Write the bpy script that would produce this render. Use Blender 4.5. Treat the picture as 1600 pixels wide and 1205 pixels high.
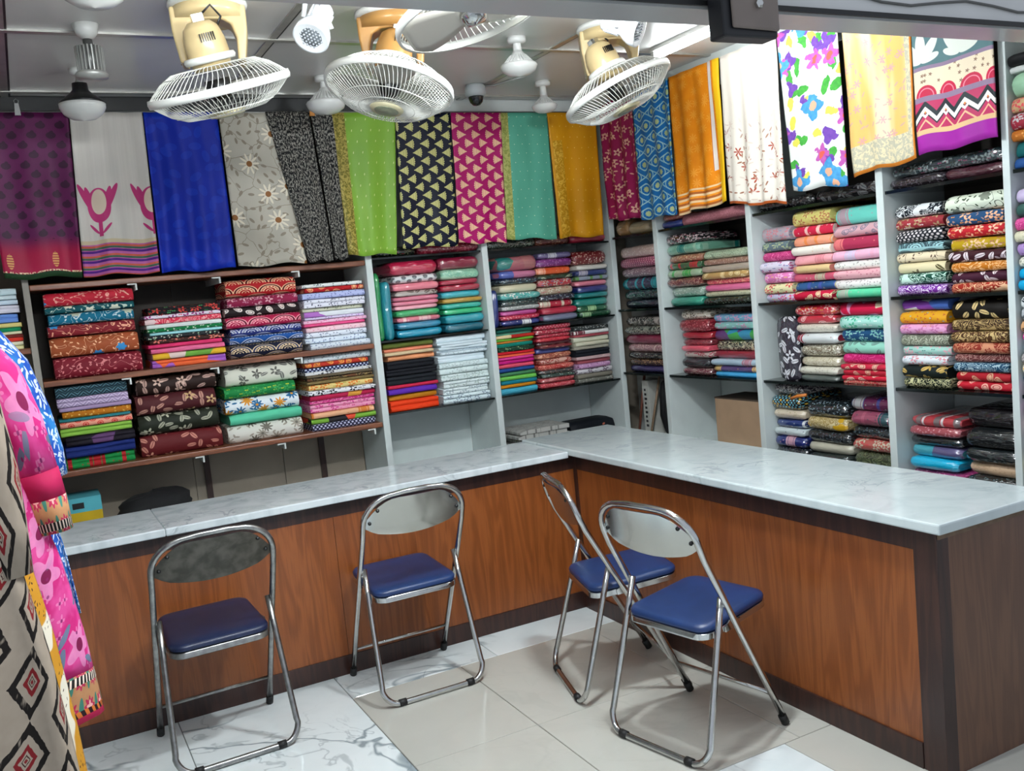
import bpy, bmesh, math, random
from mathutils import Vector, Matrix, noise
random.seed(11)
for o in list(bpy.data.objects):
    bpy.data.objects.remove(o, do_unlink=True)
SC = bpy.context.scene
COL = SC.collection
PI = math.pi

# ------------------------------------------------------------------ camera
YAW, PITCH, ROLL, FPX = 0.4729, -0.1009, -0.0968, 1462.4
cam_d = bpy.data.cameras.new('camera')
cam_d.sensor_width = 36.0
cam_d.lens = 36.0 * FPX / 1600.0
cam_d.clip_start = 0.05
cam = bpy.data.objects.new('camera', cam_d)
COL.objects.link(cam)
fw = Vector((math.sin(YAW) * math.cos(PITCH), math.cos(YAW) * math.cos(PITCH), math.sin(PITCH)))
rt0 = Vector((math.cos(YAW), -math.sin(YAW), 0))
up0 = rt0.cross(fw)
rt = rt0 * math.cos(ROLL) + up0 * math.sin(ROLL)
up = up0 * math.cos(ROLL) - rt0 * math.sin(ROLL)
m = Matrix.Identity(4)
for i in range(3):
    m[i][0], m[i][1], m[i][2] = rt[i], up[i], -fw[i]
m.translation = (-2.295, -3.910, 1.597)
cam.matrix_world = m
SC.camera = cam

# ------------------------------------------------------------------ world, exposure
W = bpy.data.worlds.new('World')
SC.world = W
W.use_nodes = True
W.node_tree.nodes['Background'].inputs[0].default_value = (0.80, 0.88, 1.0, 1)
W.node_tree.nodes['Background'].inputs[1].default_value = 0.62
SC.view_settings.view_transform = 'Standard'
SC.view_settings.look = 'None'
SC.view_settings.gamma = 1.0
SC.view_settings.use_curve_mapping = False
SC.view_settings.exposure = 0.20
LIT = [(-0.62, -1.40, 480.0, 'lit white flared bulb on the ceiling between the open fan and the beam')]      # lit bulbs: x, y, emission, label
# lit tubes, the second added as fill: x, y, length, z, turn, emission, label
TUBES = [(0.47, -0.83, 1.10, 2.61, 0.0, 30.0, 'lit fluorescent tube on the ceiling by the watercolour-flower drape'),
         (-1.65, -1.98, 1.20, 2.50, PI / 2, 240.0, 'added fill tube hidden behind the shop-front beam above the tarnished chair')]  # unseen tube added to brighten the back and left

# ------------------------------------------------------------------ helpers
def hexc(h):
    v = [int(h[i:i + 2], 16) / 255 for i in (0, 2, 4)]
    return tuple(c / 12.92 if c <= 0.04045 else ((c + 0.055) / 1.055) ** 2.4 for c in v) + (1.0,)

def mobj(name, verts, faces, mat=None, parent=None, smooth=False, uv=None, loc=None):
    me = bpy.data.meshes.new(name)
    me.from_pydata([tuple(v) for v in verts], [], faces)
    if uv is not None:
        l = me.uv_layers.new(name='UVMap')
        vi = [0] * len(me.loops)
        me.loops.foreach_get('vertex_index', vi)
        fl = []
        for i in vi:
            fl += [uv[i][0], uv[i][1]]
        l.data.foreach_set('uv', fl)
    if mat:
        me.materials.append(mat)
    if smooth:
        me.polygons.foreach_set('use_smooth', [True] * len(me.polygons))
    me.update()
    o = bpy.data.objects.new(name, me)
    COL.objects.link(o)
    if parent:
        o.parent = parent
    if loc:
        o.location = loc
    return o

def fixn(o):
    bm = bmesh.new(); bm.from_mesh(o.data)
    bmesh.ops.recalc_face_normals(bm, faces=bm.faces)
    bm.to_mesh(o.data); bm.free()
    return o

def empty(name, loc=(0, 0, 0), rz=0.0):
    o = bpy.data.objects.new(name, None)
    o.empty_display_size = 0.1
    COL.objects.link(o)
    o.location = loc
    o.rotation_euler = (0, 0, rz)
    return o

def tag(o, label=None, cat=None, group=None, kind=None):
    if label: o['label'] = label
    if cat: o['category'] = cat
    if group: o['group'] = group
    if kind: o['kind'] = kind
    return o

def struct(o):
    o['kind'] = 'structure'
    return o

class G:
    """collects geometry for one mesh"""
    def __init__(s):
        s.v = []; s.f = []
    def add(s, v, f):
        b = len(s.v)
        s.v += [tuple(x) for x in v]
        s.f += [tuple(i + b for i in q) for q in f]
        return s
    def box(s, x0, x1, y0, y1, z0, z1):
        return s.add([(x0, y0, z0), (x1, y0, z0), (x1, y1, z0), (x0, y1, z0), (x0, y0, z1), (x1, y0, z1), (x1, y1, z1), (x0, y1, z1)],
                     [(0, 3, 2, 1), (4, 5, 6, 7), (0, 1, 5, 4), (1, 2, 6, 5), (2, 3, 7, 6), (3, 0, 4, 7)])
    def tube(s, pts, r, n=8, closed=False, cap=True):
        pts = [Vector(p) for p in pts]
        N = len(pts)
        rs = r if isinstance(r, (list, tuple)) else [r] * N
        vs = []; fs = []
        nrm = None
        for i, p in enumerate(pts):
            a = pts[(i - 1) % N] if (closed or i > 0) else p
            b = pts[(i + 1) % N] if (closed or i < N - 1) else p
            t = (b - a)
            if t.length < 1e-9: t = Vector((0, 0, 1))
            t.normalize()
            if nrm is None:
                nrm = t.orthogonal().normalized()
            nrm = (nrm - t * nrm.dot(t))
            if nrm.length < 1e-6: nrm = t.orthogonal()
            nrm.normalize()
            bn = t.cross(nrm)
            for k in range(n):
                th = 2 * PI * k / n
                vs.append(p + (nrm * math.cos(th) + bn * math.sin(th)) * rs[i])
        for i in range(N if closed else N - 1):
            j = (i + 1) % N
            for k in range(n):
                k2 = (k + 1) % n
                fs.append((i * n + k, i * n + k2, j * n + k2, j * n + k))
        if cap and not closed:
            fs.append(tuple(range(n - 1, -1, -1)))
            fs.append(tuple((N - 1) * n + k for k in range(n)))
        return s.add(vs, fs)
    def lathe(s, prof, n=24, M=None):
        vs = []; fs = []
        for r, z in prof:
            for k in range(n):
                th = 2 * PI * k / n
                vs.append(Vector((r * math.cos(th), r * math.sin(th), z)))
        for i in range(len(prof) - 1):
            for k in range(n):
                k2 = (k + 1) % n
                fs.append((i * n + k, i * n + k2, (i + 1) * n + k2, (i + 1) * n + k))
        fs.append(tuple(range(n - 1, -1, -1)))
        fs.append(tuple((len(prof) - 1) * n + k for k in range(n)))
        if M is not None:
            vs = [M @ v for v in vs]
        return s.add(vs, fs)
    def prism(s, poly, d0, d1, ax='y'):
        """extrude a 2D polygon; ax = extrusion axis"""
        def mk(a, b, d):
            return {'y': (a, d, b), 'x': (d, a, b), 'z': (a, b, d)}[ax]
        n = len(poly)
        vs = [mk(a, b, d0) for a, b in poly] + [mk(a, b, d1) for a, b in poly]
        fs = [tuple(range(n)), tuple(range(2 * n - 1, n - 1, -1))]
        for i in range(n):
            j = (i + 1) % n
            fs.append((i, i + n, j + n, j))
        return s.add(vs, fs)
    def build(s, name, mat=None, parent=None, smooth=False, M=None, fix=True):
        v = s.v if M is None else [M @ Vector(x) for x in s.v]
        o = mobj(name, v, s.f, mat, parent, smooth)
        return fixn(o) if fix else o

def bevel(o, w=0.004, seg=2, angle=0.6):
    md = o.modifiers.new('bevel', 'BEVEL')
    md.width = w; md.segments = seg; md.limit_method = 'ANGLE'; md.angle_limit = angle
    return o

def asmooth(o, ang=0.7):
    me = o.data
    bm = bmesh.new(); bm.from_mesh(me)
    for f in bm.faces: f.smooth = True
    for e in bm.edges:
        if len(e.link_faces) == 2 and e.calc_face_angle(0) > ang: e.smooth = False
    bm.to_mesh(me); bm.free()
    return o

# ------------------------------------------------------------------ node expressions
T = None
class X:
    def __init__(s, k): s.k = k
    def __add__(s, o): return M_('ADD', s, o)
    def __radd__(s, o): return M_('ADD', o, s)
    def __sub__(s, o): return M_('SUBTRACT', s, o)
    def __rsub__(s, o): return M_('SUBTRACT', o, s)
    def __mul__(s, o): return M_('MULTIPLY', s, o)
    def __rmul__(s, o): return M_('MULTIPLY', o, s)
    def __truediv__(s, o): return M_('DIVIDE', s, o)
    def __rtruediv__(s, o): return M_('DIVIDE', o, s)
    def __gt__(s, o): return M_('GREATER_THAN', s, o)
    def __lt__(s, o): return M_('LESS_THAN', s, o)

def lk(a, sock):
    if isinstance(a, X): a = a.k
    if isinstance(a, (int, float)): sock.default_value = a
    elif isinstance(a, tuple): sock.default_value = a
    else: T.links.new(a, sock)

def M_(op, *a):
    n = T.nodes.new('ShaderNodeMath'); n.operation = op
    for i, x in enumerate(a): lk(x, n.inputs[i])
    return X(n.outputs[0])
def sin(a): return M_('SINE', a)
def cos(a): return M_('COSINE', a)
def fr(a): return M_('FRACT', a)
def flo(a): return M_('FLOOR', a)
def ab(a): return M_('ABSOLUTE', a)
def mn(a, b): return M_('MINIMUM', a, b)
def mx(a, b): return M_('MAXIMUM', a, b)
def sq(a): return M_('SQRT', a)
def at2(a, b): return M_('ARCTAN2', a, b)
def hyp(a, b): return sq(a * a + b * b)
def inv(a): return 1.0 - a
def rng(a, lo, hi): return (a > lo) * (a < hi)
def ss(a, lo, hi):
    n = T.nodes.new('ShaderNodeMapRange'); n.interpolation_type = 'SMOOTHSTEP'
    lk(a, n.inputs[0]); n.inputs[1].default_value = lo; n.inputs[2].default_value = hi
    return X(n.outputs[0])
def vec(u, v, w=0.0):
    n = T.nodes.new('ShaderNodeCombineXYZ'); lk(u, n.inputs[0]); lk(v, n.inputs[1]); lk(w, n.inputs[2])
    return n.outputs[0]
def sep(v):
    n = T.nodes.new('ShaderNodeSeparateXYZ'); T.links.new(v, n.inputs[0])
    return X(n.outputs[0]), X(n.outputs[1]), X(n.outputs[2])
def noi(u, v, scale, detail=2.0, dist=0.0, w=0.0):
    n = T.nodes.new('ShaderNodeTexNoise'); n.inputs['Scale'].default_value = scale
    n.inputs['Detail'].default_value = detail; n.inputs['Distortion'].default_value = dist
    T.links.new(vec(u, v, w), n.inputs['Vector'])
    return X(n.outputs['Fac'] if 'Fac' in n.outputs else n.outputs[0])
def vor(u, v, rand=1.0, feature='F1'):
    n = T.nodes.new('ShaderNodeTexVoronoi'); n.voronoi_dimensions = '2D'; n.feature = feature
    n.inputs['Scale'].default_value = 1.0; n.inputs['Randomness'].default_value = rand
    T.links.new(vec(u, v), n.inputs['Vector'])
    return n
def vloc(u, v, rand=1.0):
    n = vor(u, v, rand)
    px, py, _ = sep(n.outputs['Position'])
    c = T.nodes.new('ShaderNodeSeparateColor'); T.links.new(n.outputs['Color'], c.inputs[0])
    return u - px, v - py, X(c.outputs[0]), X(c.outputs[1])
def rot(p, q, a):
    c, s = cos(a), sin(a)
    return p * c - q * s, p * s + q * c
def mixc(a, b, f):
    n = T.nodes.new('ShaderNodeMix'); n.data_type = 'RGBA'
    lk(f, n.inputs[0])
    lk(hexc(a) if isinstance(a, str) else a, n.inputs[6]); lk(hexc(b) if isinstance(b, str) else b, n.inputs[7])
    return n.outputs[2]
def brick(u, v, su, sv):
    vv = v / sv; r = flo(vv)
    uu = u / su + 0.5 * M_('FLOORED_MODULO', r, 2.0)
    return (fr(uu) - 0.5), (fr(vv) - 0.5), flo(uu), r
def ell(p, q, cx, cy, rx, ry):
    a = (p - cx) / rx; b = (q - cy) / ry
    return (a * a + b * b) < 1.0
def petals(p, q, n, R, depth=0.3, ph=0.0):
    return hyp(p, q) < (R * (1 - depth) + R * depth * cos(n * at2(q, p) + ph))

# each pattern: (u, v in metres) -> masks A, B
def p_plain(u, v): return (noi(u * 30, v * 30, 1.0) > 2.0), (u > 900.0)
def p_flower(u, v):
    p, q, a, b = vloc(u * 19, v * 19)
    p2, q2, c, d = vloc(u * 34 + 7.3, v * 34 + 2.1)
    A = petals(p, q, 5, 0.42, 0.35) * (hyp(p, q) > 0.12)
    return mx(A, (noi(u, v, 60, 1) > 0.66) * 0.5), petals(p2, q2, 2, 0.30, 0.6) * (c > 0.35) * inv(A)
def p_daisy(u, v):
    p, q, a, b = vloc(u * 12, v * 12, 0.7)
    A = petals(p, q, 9, 0.40, 0.28) * (hyp(p, q) > 0.09)
    p2, q2, c, d = vloc(u * 26 + 3.7, v * 26)
    pr, qr = rot(p2, q2, c * 6.28)
    return mx(A * (a < 0.6), ell(pr, qr, 0, 0, 0.34, 0.13) * (d > 0.4)), A * (a > 0.6) + (hyp(p, q) < 0.09)
def p_scatter(u, v):
    p, q, a, b = vloc(u * 55, v * 55)
    p2, q2, c, d = vloc(u * 40 + 3.1, v * 40 + 9.0)
    return petals(p, q, 3, 0.30, 0.4) * (a > 0.3), (hyp(p2, q2) < 0.16) * (c > 0.6)
def p_vine(u, v):
    w = noi(u, v, 13, 1.0, 0.8)
    line = ab(fr(w * 5.0) - 0.5) < 0.035
    p, q, a, b = vloc(u * 42 + 1.3, v * 42)
    pr, qr = rot(p, q, b * 6.28)
    p2, q2, c, e = vloc(u * 9 + 2.2, v * 9 + 0.6, 0.8)
    return mx(line, ell(pr, qr, 0, 0, 0.30, 0.14) * (a > 0.45)), petals(p2, q2, 6, 0.22, 0.15) * (c > 0.55)
def p_damask(u, v):
    w = noi(u, v, 22, 1.5, 1.6)
    l = ab(fr(w * 7.0) - 0.5)
    return (l < 0.17), (noi(u, v, 9, 0.5, 1.0, 3.0) > 0.68)
def p_paisley(u, v):
    p, q, a, b = vloc(u * 17, v * 17, 0.8)
    pr, qr = rot(p, q, a * 6.28)
    body = hyp(pr + qr * qr * 0.9, qr * 1.7) 
    return (body < 0.40) * inv(rng(body, 0.22, 0.28)), petals(pr - 0.05, qr, 6, 0.13, 0.4)
def p_scallop(u, v):
    p, q, i, j = brick(u, v, 0.120, 0.052)
    r = hyp(p, (q + 0.5) * 0.62)
    k = fr(r * 8.5)
    dots = (ab(fr(at2(q + 0.5, p) * 3.2) - 0.5) < 0.22) * rng(r, 0.24, 0.34)
    return mx((k < 0.34) * (r < 0.56), dots), rng(r, 0.36, 0.46) * (k > 0.34)
def p_dots(u, v):
    p, q, i, j = brick(u, v, 0.021, 0.0135)
    r = hyp(p, q * 0.65)
    h = fr(sin(i * 12.9 + j * 78.2) * 43.7)
    return (r < 0.27) * (h < 0.62), (r < 0.27) * (h > 0.62)
def p_bigdots(u, v):
    p, q, i, j = brick(u, v, 0.062, 0.026)
    r = hyp(p, q * 0.42)
    return (r < 0.22), rng(r, 0.10, 0.15)
def p_stripe(u, v):
    w = noi(u, v, 8, 1.0) * 0.006
    return (fr((v + w) * 130) < 0.35), (u > 900.0)
def p_herring(u, v):
    z = ab(fr(u / 0.05) - 0.5) * 0.05
    k = fr((v + z) / 0.016)
    return (k < 0.40), (k < 0.14)
def p_leaf(u, v):
    p, q, a, b = vloc(u * 20, v * 20, 0.85)
    pr, qr = rot(p, q, a * 6.28)
    lf = ell(pr, qr, 0, 0, 0.44, 0.20) * inv(ab(qr) < 0.025)
    p2, q2, c, d = vloc(u * 11 + 4.4, v * 11 + 1.7, 0.6)
    return lf * (b > 0.2), petals(p2, q2, 5, 0.30, 0.35) * (hyp(p2, q2) > 0.08) * (c > 0.5)
def p_patch(u, v):
    n = vor(u * 13, v * 10)
    c = T.nodes.new('ShaderNodeSeparateColor'); T.links.new(n.outputs['Color'], c.inputs[0])
    a = X(c.outputs[0])
    return (a > 0.40), (a > 0.70)
def p_band(u, v):
    k = ab(fr(u / 0.30) - 0.5)
    p, q, a, b = vloc(u * 45, v * 45)
    return mx((k < 0.10) * inv(rng(k, 0.055, 0.065)), petals(p, q, 4, 0.22, 0.4) * (a > 0.72)), rng(k, 0.10, 0.115) + rng(k, 0.36, 0.42)
def p_check(u, v):
    a = fr(u / 0.085); return rng(a, 0.25, 0.55), rng(a, 0.60, 0.72)
PATS = dict(plain=p_plain, flower=p_flower, daisy=p_daisy, scatter=p_scatter, vine=p_vine, damask=p_damask, paisley=p_paisley,
            scallop=p_scallop, dots=p_dots, bigdots=p_bigdots, stripe=p_stripe, herring=p_herring, leaf=p_leaf, patch=p_patch, band=p_band, check=p_check)
GRP = {}
def pat_group(name):
    global T
    if name in GRP: return GRP[name]
    g = bpy.data.node_groups.new('pattern_' + name, 'ShaderNodeTree')
    g.interface.new_socket('UV', in_out='INPUT', socket_type='NodeSocketVector')
    g.interface.new_socket('A', in_out='OUTPUT', socket_type='NodeSocketFloat')
    g.interface.new_socket('B', in_out='OUTPUT', socket_type='NodeSocketFloat')
    old = T; T = g
    gi = g.nodes.new('NodeGroupInput'); go = g.nodes.new('NodeGroupOutput')
    u, v, _ = sep(gi.outputs[0])
    A, B = PATS[name](u, v)
    T.links.new(A.k, go.inputs[0]); T.links.new(B.k, go.inputs[1])
    T = old
    GRP[name] = g
    return g

def newmat(name):
    global T
    mt = bpy.data.materials.new(name); mt.use_nodes = True
    T = mt.node_tree
    b = T.nodes['Principled BSDF']
    return mt, b
def uvxy():
    n = T.nodes.new('ShaderNodeUVMap'); n.uv_map = 'UVMap'
    u, v, _ = sep(n.outputs[0]); return u, v
def objxyz():
    n = T.nodes.new('ShaderNodeTexCoord'); return sep(n.outputs['Object'])
def bump(b, h, strength=0.3, dist=0.01, sock='Normal'):
    n = T.nodes.new('ShaderNodeBump'); n.inputs['Strength'].default_value = strength; n.inputs['Distance'].default_value = dist
    lk(h, n.inputs['Height']); T.links.new(n.outputs[0], b.inputs[sock])

MAT = {}
def pm(name, col, rough=0.5, metal=0.0, coat=0.0, var=0.0, vscale=8.0, emit=None, est=0.0, spec=0.5):
    """plain procedural material, gentle colour variation by noise"""
    if name in MAT: return MAT[name]
    mt, b = newmat(name)
    c = hexc(col)
    if var > 0:
        x, y, z = objxyz()
        f = noi(x, y, vscale, 3.0, 0.3, z)
        dk = tuple(v * (1 - var) for v in c[:3]) + (1,); lt = tuple(min(1, v * (1 + var)) for v in c[:3]) + (1,)
        T.links.new(mixc(dk, lt, ss(f, 0.3, 0.7)), b.inputs['Base Color'])
    else:
        b.inputs['Base Color'].default_value = c
    b.inputs['Roughness'].default_value = rough
    b.inputs['Metallic'].default_value = metal
    b.inputs['Coat Weight'].default_value = coat
    b.inputs['Specular IOR Level'].default_value = spec
    if emit:
        b.inputs['Emission Color'].default_value = hexc(emit); b.inputs['Emission Strength'].default_value = est
    MAT[name] = mt
    return mt

def cloth_mat(pat, c1, c2, c3, kind):
    if c3 == 'ffffff': c3 = c2
    key = ('cloth', pat, c1, c2, c3, kind)
    if key in MAT: return MAT[key]
    mt, b = newmat('%s_%s_%s' % (kind, pat, c1))
    u, v = uvxy()
    if pat == 'plain':
        f = noi(u, v, 16.0, 2.0)
        c = hexc(c1)
        col = mixc(tuple(k * 0.86 for k in c[:3]) + (1,), tuple(min(1, k * 1.1) for k in c[:3]) + (1,), f)
    else:
        g = T.nodes.new('ShaderNodeGroup'); g.node_tree = pat_group(pat)
        T.links.new(vec(u, v), g.inputs[0])
        col = mixc(mixc(c1, c2, X(g.outputs[0])), c3, X(g.outputs[1]))
    T.links.new(col, b.inputs['Base Color'])
    if kind == 'pack':
        b.inputs['Roughness'].default_value = 0.5
        b.inputs['Coat Weight'].default_value = 1.0
        b.inputs['Coat Roughness'].default_value = 0.10
        b.inputs['Specular IOR Level'].default_value = 0.2
        h = noi(u * 11, v * 34, 1.0, 1.5, 1.2)
        bump(b, h, 1.0, 0.010, 'Coat Normal')
        b.inputs['Coat IOR'].default_value = 2.1
        bump(b, h, 0.3, 0.006)
    else:
        b.inputs['Roughness'].default_value = 0.62 if kind == 'bolt' else 0.75
        b.inputs['Specular IOR Level'].default_value = 0.2
        bump(b, noi(u * 18, v * 40, 1.0, 2.0, 0.6), 0.22, 0.008)
    MAT[key] = mt
    return mt

# tunics: material, ((centre x, y, shoulder z, hem z), label, sleeves?, options), from the street inwards
RACKX, RAILZ = -2.62, 1.80
TUNICS = [
 ('ikat', ((-2.63, -1.62, 1.64, 0.44), 'cream and black ikat diamond tunic', ((0.17, 1.575), (0.215, 1.46), (0.235, 1.32), (0.243, 1.20), (0.247, 1.085)), dict(hemw=0.325, seed=1, chest=0.225, waistw=0.262, sw=0.20))),
 ('must', ((-2.63, -1.44, 1.64, 0.40), 'mustard tunic with white blots', None, dict(hemw=0.338, seed=2, chest=0.235, waistw=0.275))),
 ('pink', ((-2.63, -1.22, 1.66, 0.585), 'pink floral tunic with patchwork hem', ((0.19, 1.595), (0.262, 1.50), (0.298, 1.38), (0.320, 1.25), (0.333, 1.18), (0.342, 1.09)), dict(hemw=0.392, seed=3, chest=0.265, waistw=0.305, sw=0.22))),
 ('blue', ((-2.63, -0.98, 1.68, 0.80), 'blue and white leaf-print tunic', ((0.21, 1.615), (0.285, 1.51), (0.325, 1.38), (0.348, 1.27), (0.355, 1.20)), dict(hemw=0.375, seed=4, chest=0.27, waistw=0.30, sw=0.24))),
]

# ------------------------------------------------------------------ surface materials
def wood_mat(name, c1, c2, c3, rough=0.38, axis='z', coat=0.15):
    mt, b = newmat(name)
    x, y, z = objxyz()
    if axis == 'z': a, l = (x + y), z
    elif axis == 'x': a, l = (y + z), x
    else: a, l = (x + z), y
    w = noi(a * 9.0, l * 0.9, 1.0, 3.0, 0.8)
    ring = ab(fr(w * 7.0) - 0.5) * 2.0
    fine = noi(a * 260.0, l * 5.0, 1.0, 2.0)
    col = mixc(mixc(c1, c2, ss(ring, 0.05, 0.95)), c3, ss(fine, 0.52, 0.75) * 0.55)
    T.links.new(col, b.inputs['Base Color'])
    b.inputs['Roughness'].default_value = rough
    b.inputs['Coat Weight'].default_value = coat
    b.inputs['Coat Roughness'].default_value = 0.25
    return mt

def marble_mat(name, base, vein, vein2, scale, rough, amount=0.8, width=0.035, cloud=0.25):
    mt, b = newmat(name)
    x, y, z = objxyz()
    oi = T.nodes.new('ShaderNodeObjectInfo')
    r = X(oi.outputs['Random']) * 37.0
    x = x + r; y = y + r * 0.7
    w = noi(x, y, scale * 0.8, 4.0, 0.4, z)
    xx = x + w * 0.55; yy = y + w * 0.25 + x * 0.6
    n1 = ab(noi(xx, yy, scale, 3.0, 0.9) - 0.5)
    n2 = ab(noi(xx + 5.2, yy + 1.7, scale * 2.2, 4.0, 0.6) - 0.5)
    v1 = inv(ss(n1, 0.0, width)); v2 = inv(ss(n2, 0.0, width * 0.7)) * 0.5
    gate = ss(noi(x, y, scale * 0.7, 1.0, 0.0, 4.0), 0.42, 0.62)
    cl = noi(x, y, scale * 1.6, 5.0, 1.0, 2.0)
    col = mixc(base, vein2, ss(cl, 0.4, 0.75) * cloud)
    col = mixc(col, vein, mn(1.0, (v1 + v2) * gate) * amount)
    T.links.new(col, b.inputs['Base Color'])
    b.inputs['Roughness'].default_value = rough
    return mt

M_WOOD = wood_mat('laminate_teak', '8c4e22', '7a4018', '602f11', 0.36)
M_WOOD_END = wood_mat('laminate_walnut', '6a4834', '5e3f2e', '4c3224', 0.42)
M_DARK = wood_mat('dark_trim_wood', '3c2119', '2c1611', '1c0e0b', 0.4)
M_SHELF = wood_mat('shelf_wood', '8a5236', '6e3e26', '4c2818', 0.35, 'x')
M_TOP = marble_mat('white_marble_top', 'c6d0d0', '8a989c', 'a8b6b8', 4.5, 0.16, 0.45, 0.03, 0.45)
M_TOPL = marble_mat('grey_marble_top', 'd4dcde', '7c8a90', 'a4b0b4', 5.0, 0.16, 0.5, 0.03, 0.6)
M_TILE_M = marble_mat('marble_floor_tile', 'dfe6e6', '76848a', 'b8c4c6', 2.0, 0.10, 0.85, 0.028, 0.3)
M_TILE_P = marble_mat('plain_floor_tile', 'bcbbb2', 'a6a59c', 'b0afa6', 2.0, 0.13, 0.25, 0.03, 0.4)
M_GROUT = pm('floor_grout', '8a8c88', 0.8, var=0.1)
M_WHITE = pm('white_painted_board', 'cfd8d6', 0.45, var=0.05, vscale=5)
M_WALL = pm('white_wall_paint', 'c8cecb', 0.7, var=0.05, vscale=3)
M_PLY = pm('plywood_back', '94897a', 0.6, var=0.10, vscale=4)
M_DKBACK = pm('dark_back_board', '3a342e', 0.7, var=0.15, vscale=4)
M_GLASS = pm('smoked_glass_shelf', '0e1514', 0.08, spec=0.6)
M_CEIL = pm('ceiling_panel_pvc', 'c2c0bc', 0.30, var=0.05, vscale=2)
M_ALU = pm('aluminium_bar', 'b8b6b0', 0.32, 0.75, var=0.08, vscale=20)
M_BLACKW = pm('black_band', '0c0c0d', 0.5, var=0.2)
M_BEAM = pm('grey_beam_paint', 'cacac8', 0.35, var=0.08, vscale=3)
M_BEAM2 = pm('pale_beam_trim', 'b4b4b2', 0.22, var=0.05, vscale=3)

Z_C = 2.65
# ------------------------------------------------------------------ room shell
struct(G().box(-3.3, 1.27, 1.20, 1.30, 0, Z_C + 0.02).build('wall_back', M_PLY))
struct(G().box(1.25, 1.35, -2.2, 1.30, 0, Z_C + 0.02).build('wall_right', M_WALL))
struct(G().box(-3.4, -3.3, -2.2, 1.30, 0, Z_C + 0.02).build('wall_left', M_WALL))
fl = struct(G().box(-3.4, 2.6, -5.6, 1.30, -0.06, -0.008).build('floor', M_GROUT))
TILE = {}
def tile(x0, x1, y0, y1, mt):
    w, d = round(x1 - x0 - 0.003, 4), round(y1 - y0 - 0.003, 4)
    k = (w, d, mt.name)
    if k not in TILE:
        o = G().box(-w / 2, w / 2, -d / 2, d / 2, -0.010, 0.0).build('floor_tile', mt, fl)
        bevel(o, 0.0015, 1)
        TILE[k] = o
    else:
        s = TILE[k]; o = s.copy(); COL.objects.link(o); o.parent = fl
    o.location = ((x0 + x1) / 2, (y0 + y1) / 2, 0)
for x0, x1 in ((-3.25, -2.60), (-2.60, -1.95), (-1.95, -1.30)):
    for y0, y1 in ((0.05, 1.2), (-1.25, 0.05), (-2.55, -1.25), (-3.85, -2.55), (-5.15, -3.85)):
        tile(x0, x1, y0, y1, M_TILE_M)
for x0, x1 in ((-1.30, -0.63), (-0.63, 0.03), (0.03, 0.69), (0.69, 1.25)):
    tile(x0, x1, -0.26, 0.10, M_TILE_M)
for x0, x1 in ((-1.30, -0.81), (-0.81, -0.15), (-0.15, 0.51), (0.51, 1.17)):
    for y0, y1 in ((-0.95, -0.26), (-1.60, -0.95)):
        tile(x0, x1, y0, y1, M_TILE_P)
for x0, x1 in ((-1.30, -0.88), (-0.88, -0.22)):
    for y0, y1 in ((-2.25, -1.60), (-2.90, -2.25), (-3.55, -2.90), (-4.2, -3.55)):
        tile(x0, x1, y0, y1, M_TILE_M)
for x0, x1 in ((-0.22, 0.44), (0.44, 1.10), (1.10, 1.76)):
    for y0, y1 in ((-2.25, -1.60), (-2.90, -2.25), (-3.55, -2.90)):
        tile(x0, x1, y0, y1, M_TILE_P)

ce = struct(G().box(-3.4, 1.27, -2.2, 1.30, Z_C + 0.012, Z_C + 0.06).build('ceiling', M_CEIL))
gx = [-3.3, -2.23, -1.30, -0.05, 1.25]
gy = [-2.075, -1.99, -1.10, -0.21, 0.69, 1.20]
for i in range(4):
    for j in range(5):
        o = G().box(gx[i] + 0.012, gx[i + 1] - 0.012, gy[j] + 0.012, gy[j + 1] - 0.012, Z_C, Z_C + 0.010).build('ceiling_panel', M_CEIL, ce)
for x in gx[1:4]:
    o = G().box(x - 0.014, x + 0.014, -2.07, 1.2, Z_C - 0.006, Z_C + 0.012).build('ceiling_bar', M_ALU, ce)
    G().box(x + 0.0145, x + 0.022, -2.07, 1.2, Z_C - 0.004, Z_C + 0.012).build('black_gasket', M_BLACKW, o)  # black strip along one side of each bar
for y in gy[2:5]:
    o = G().box(-3.3, 1.25, y - 0.015, y + 0.015, Z_C - 0.008, Z_C + 0.012).build('ceiling_bar', M_ALU, ce)
    G().box(-3.3, 1.25, y + 0.0155, y + 0.024, Z_C - 0.006, Z_C + 0.012).build('black_gasket', M_BLACKW, o)
# strips that close the top of the shelving
struct(G().box(-3.3, -0.33, 0.785, 0.80, 2.565, Z_C).build('trim_1', M_BLACKW))
struct(G().box(-0.33, 0.86, 0.785, 0.80, 2.565, Z_C).build('trim_2', M_WALL))
struct(G().box(0.855, 0.868, -1.9, 0.80, 2.615, Z_C).build('trim_3', M_WALL))
# shop-front beam with its channel
bmo = struct(G().box(-3.4, 2.4, -2.20, -2.08, 2.196, 2.75).build('trim_4', M_BEAM))
G().box(-3.4, 2.4, -2.192, -2.084, 2.186, 2.1955).build('channel_plate', M_BEAM2, bmo)
G().box(-3.4, 2.4, -2.207, -2.2005, 2.190, 2.202).build('edge_strip', M_BLACKW, bmo)
cw = G()
cw.tube([(-0.60 + 2.6 * k / 24, -2.2045, 2.245 + 0.012 * math.sin(k * 1.3) - 0.01 * math.sin(k * 0.31)) for k in range(25)], 0.0035, 6)
tag(cw.build('cable', pm('grey_cable', '5a5a58', 0.6), None, True), 'thin grey cable running along the shop-front beam', 'cable')

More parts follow.
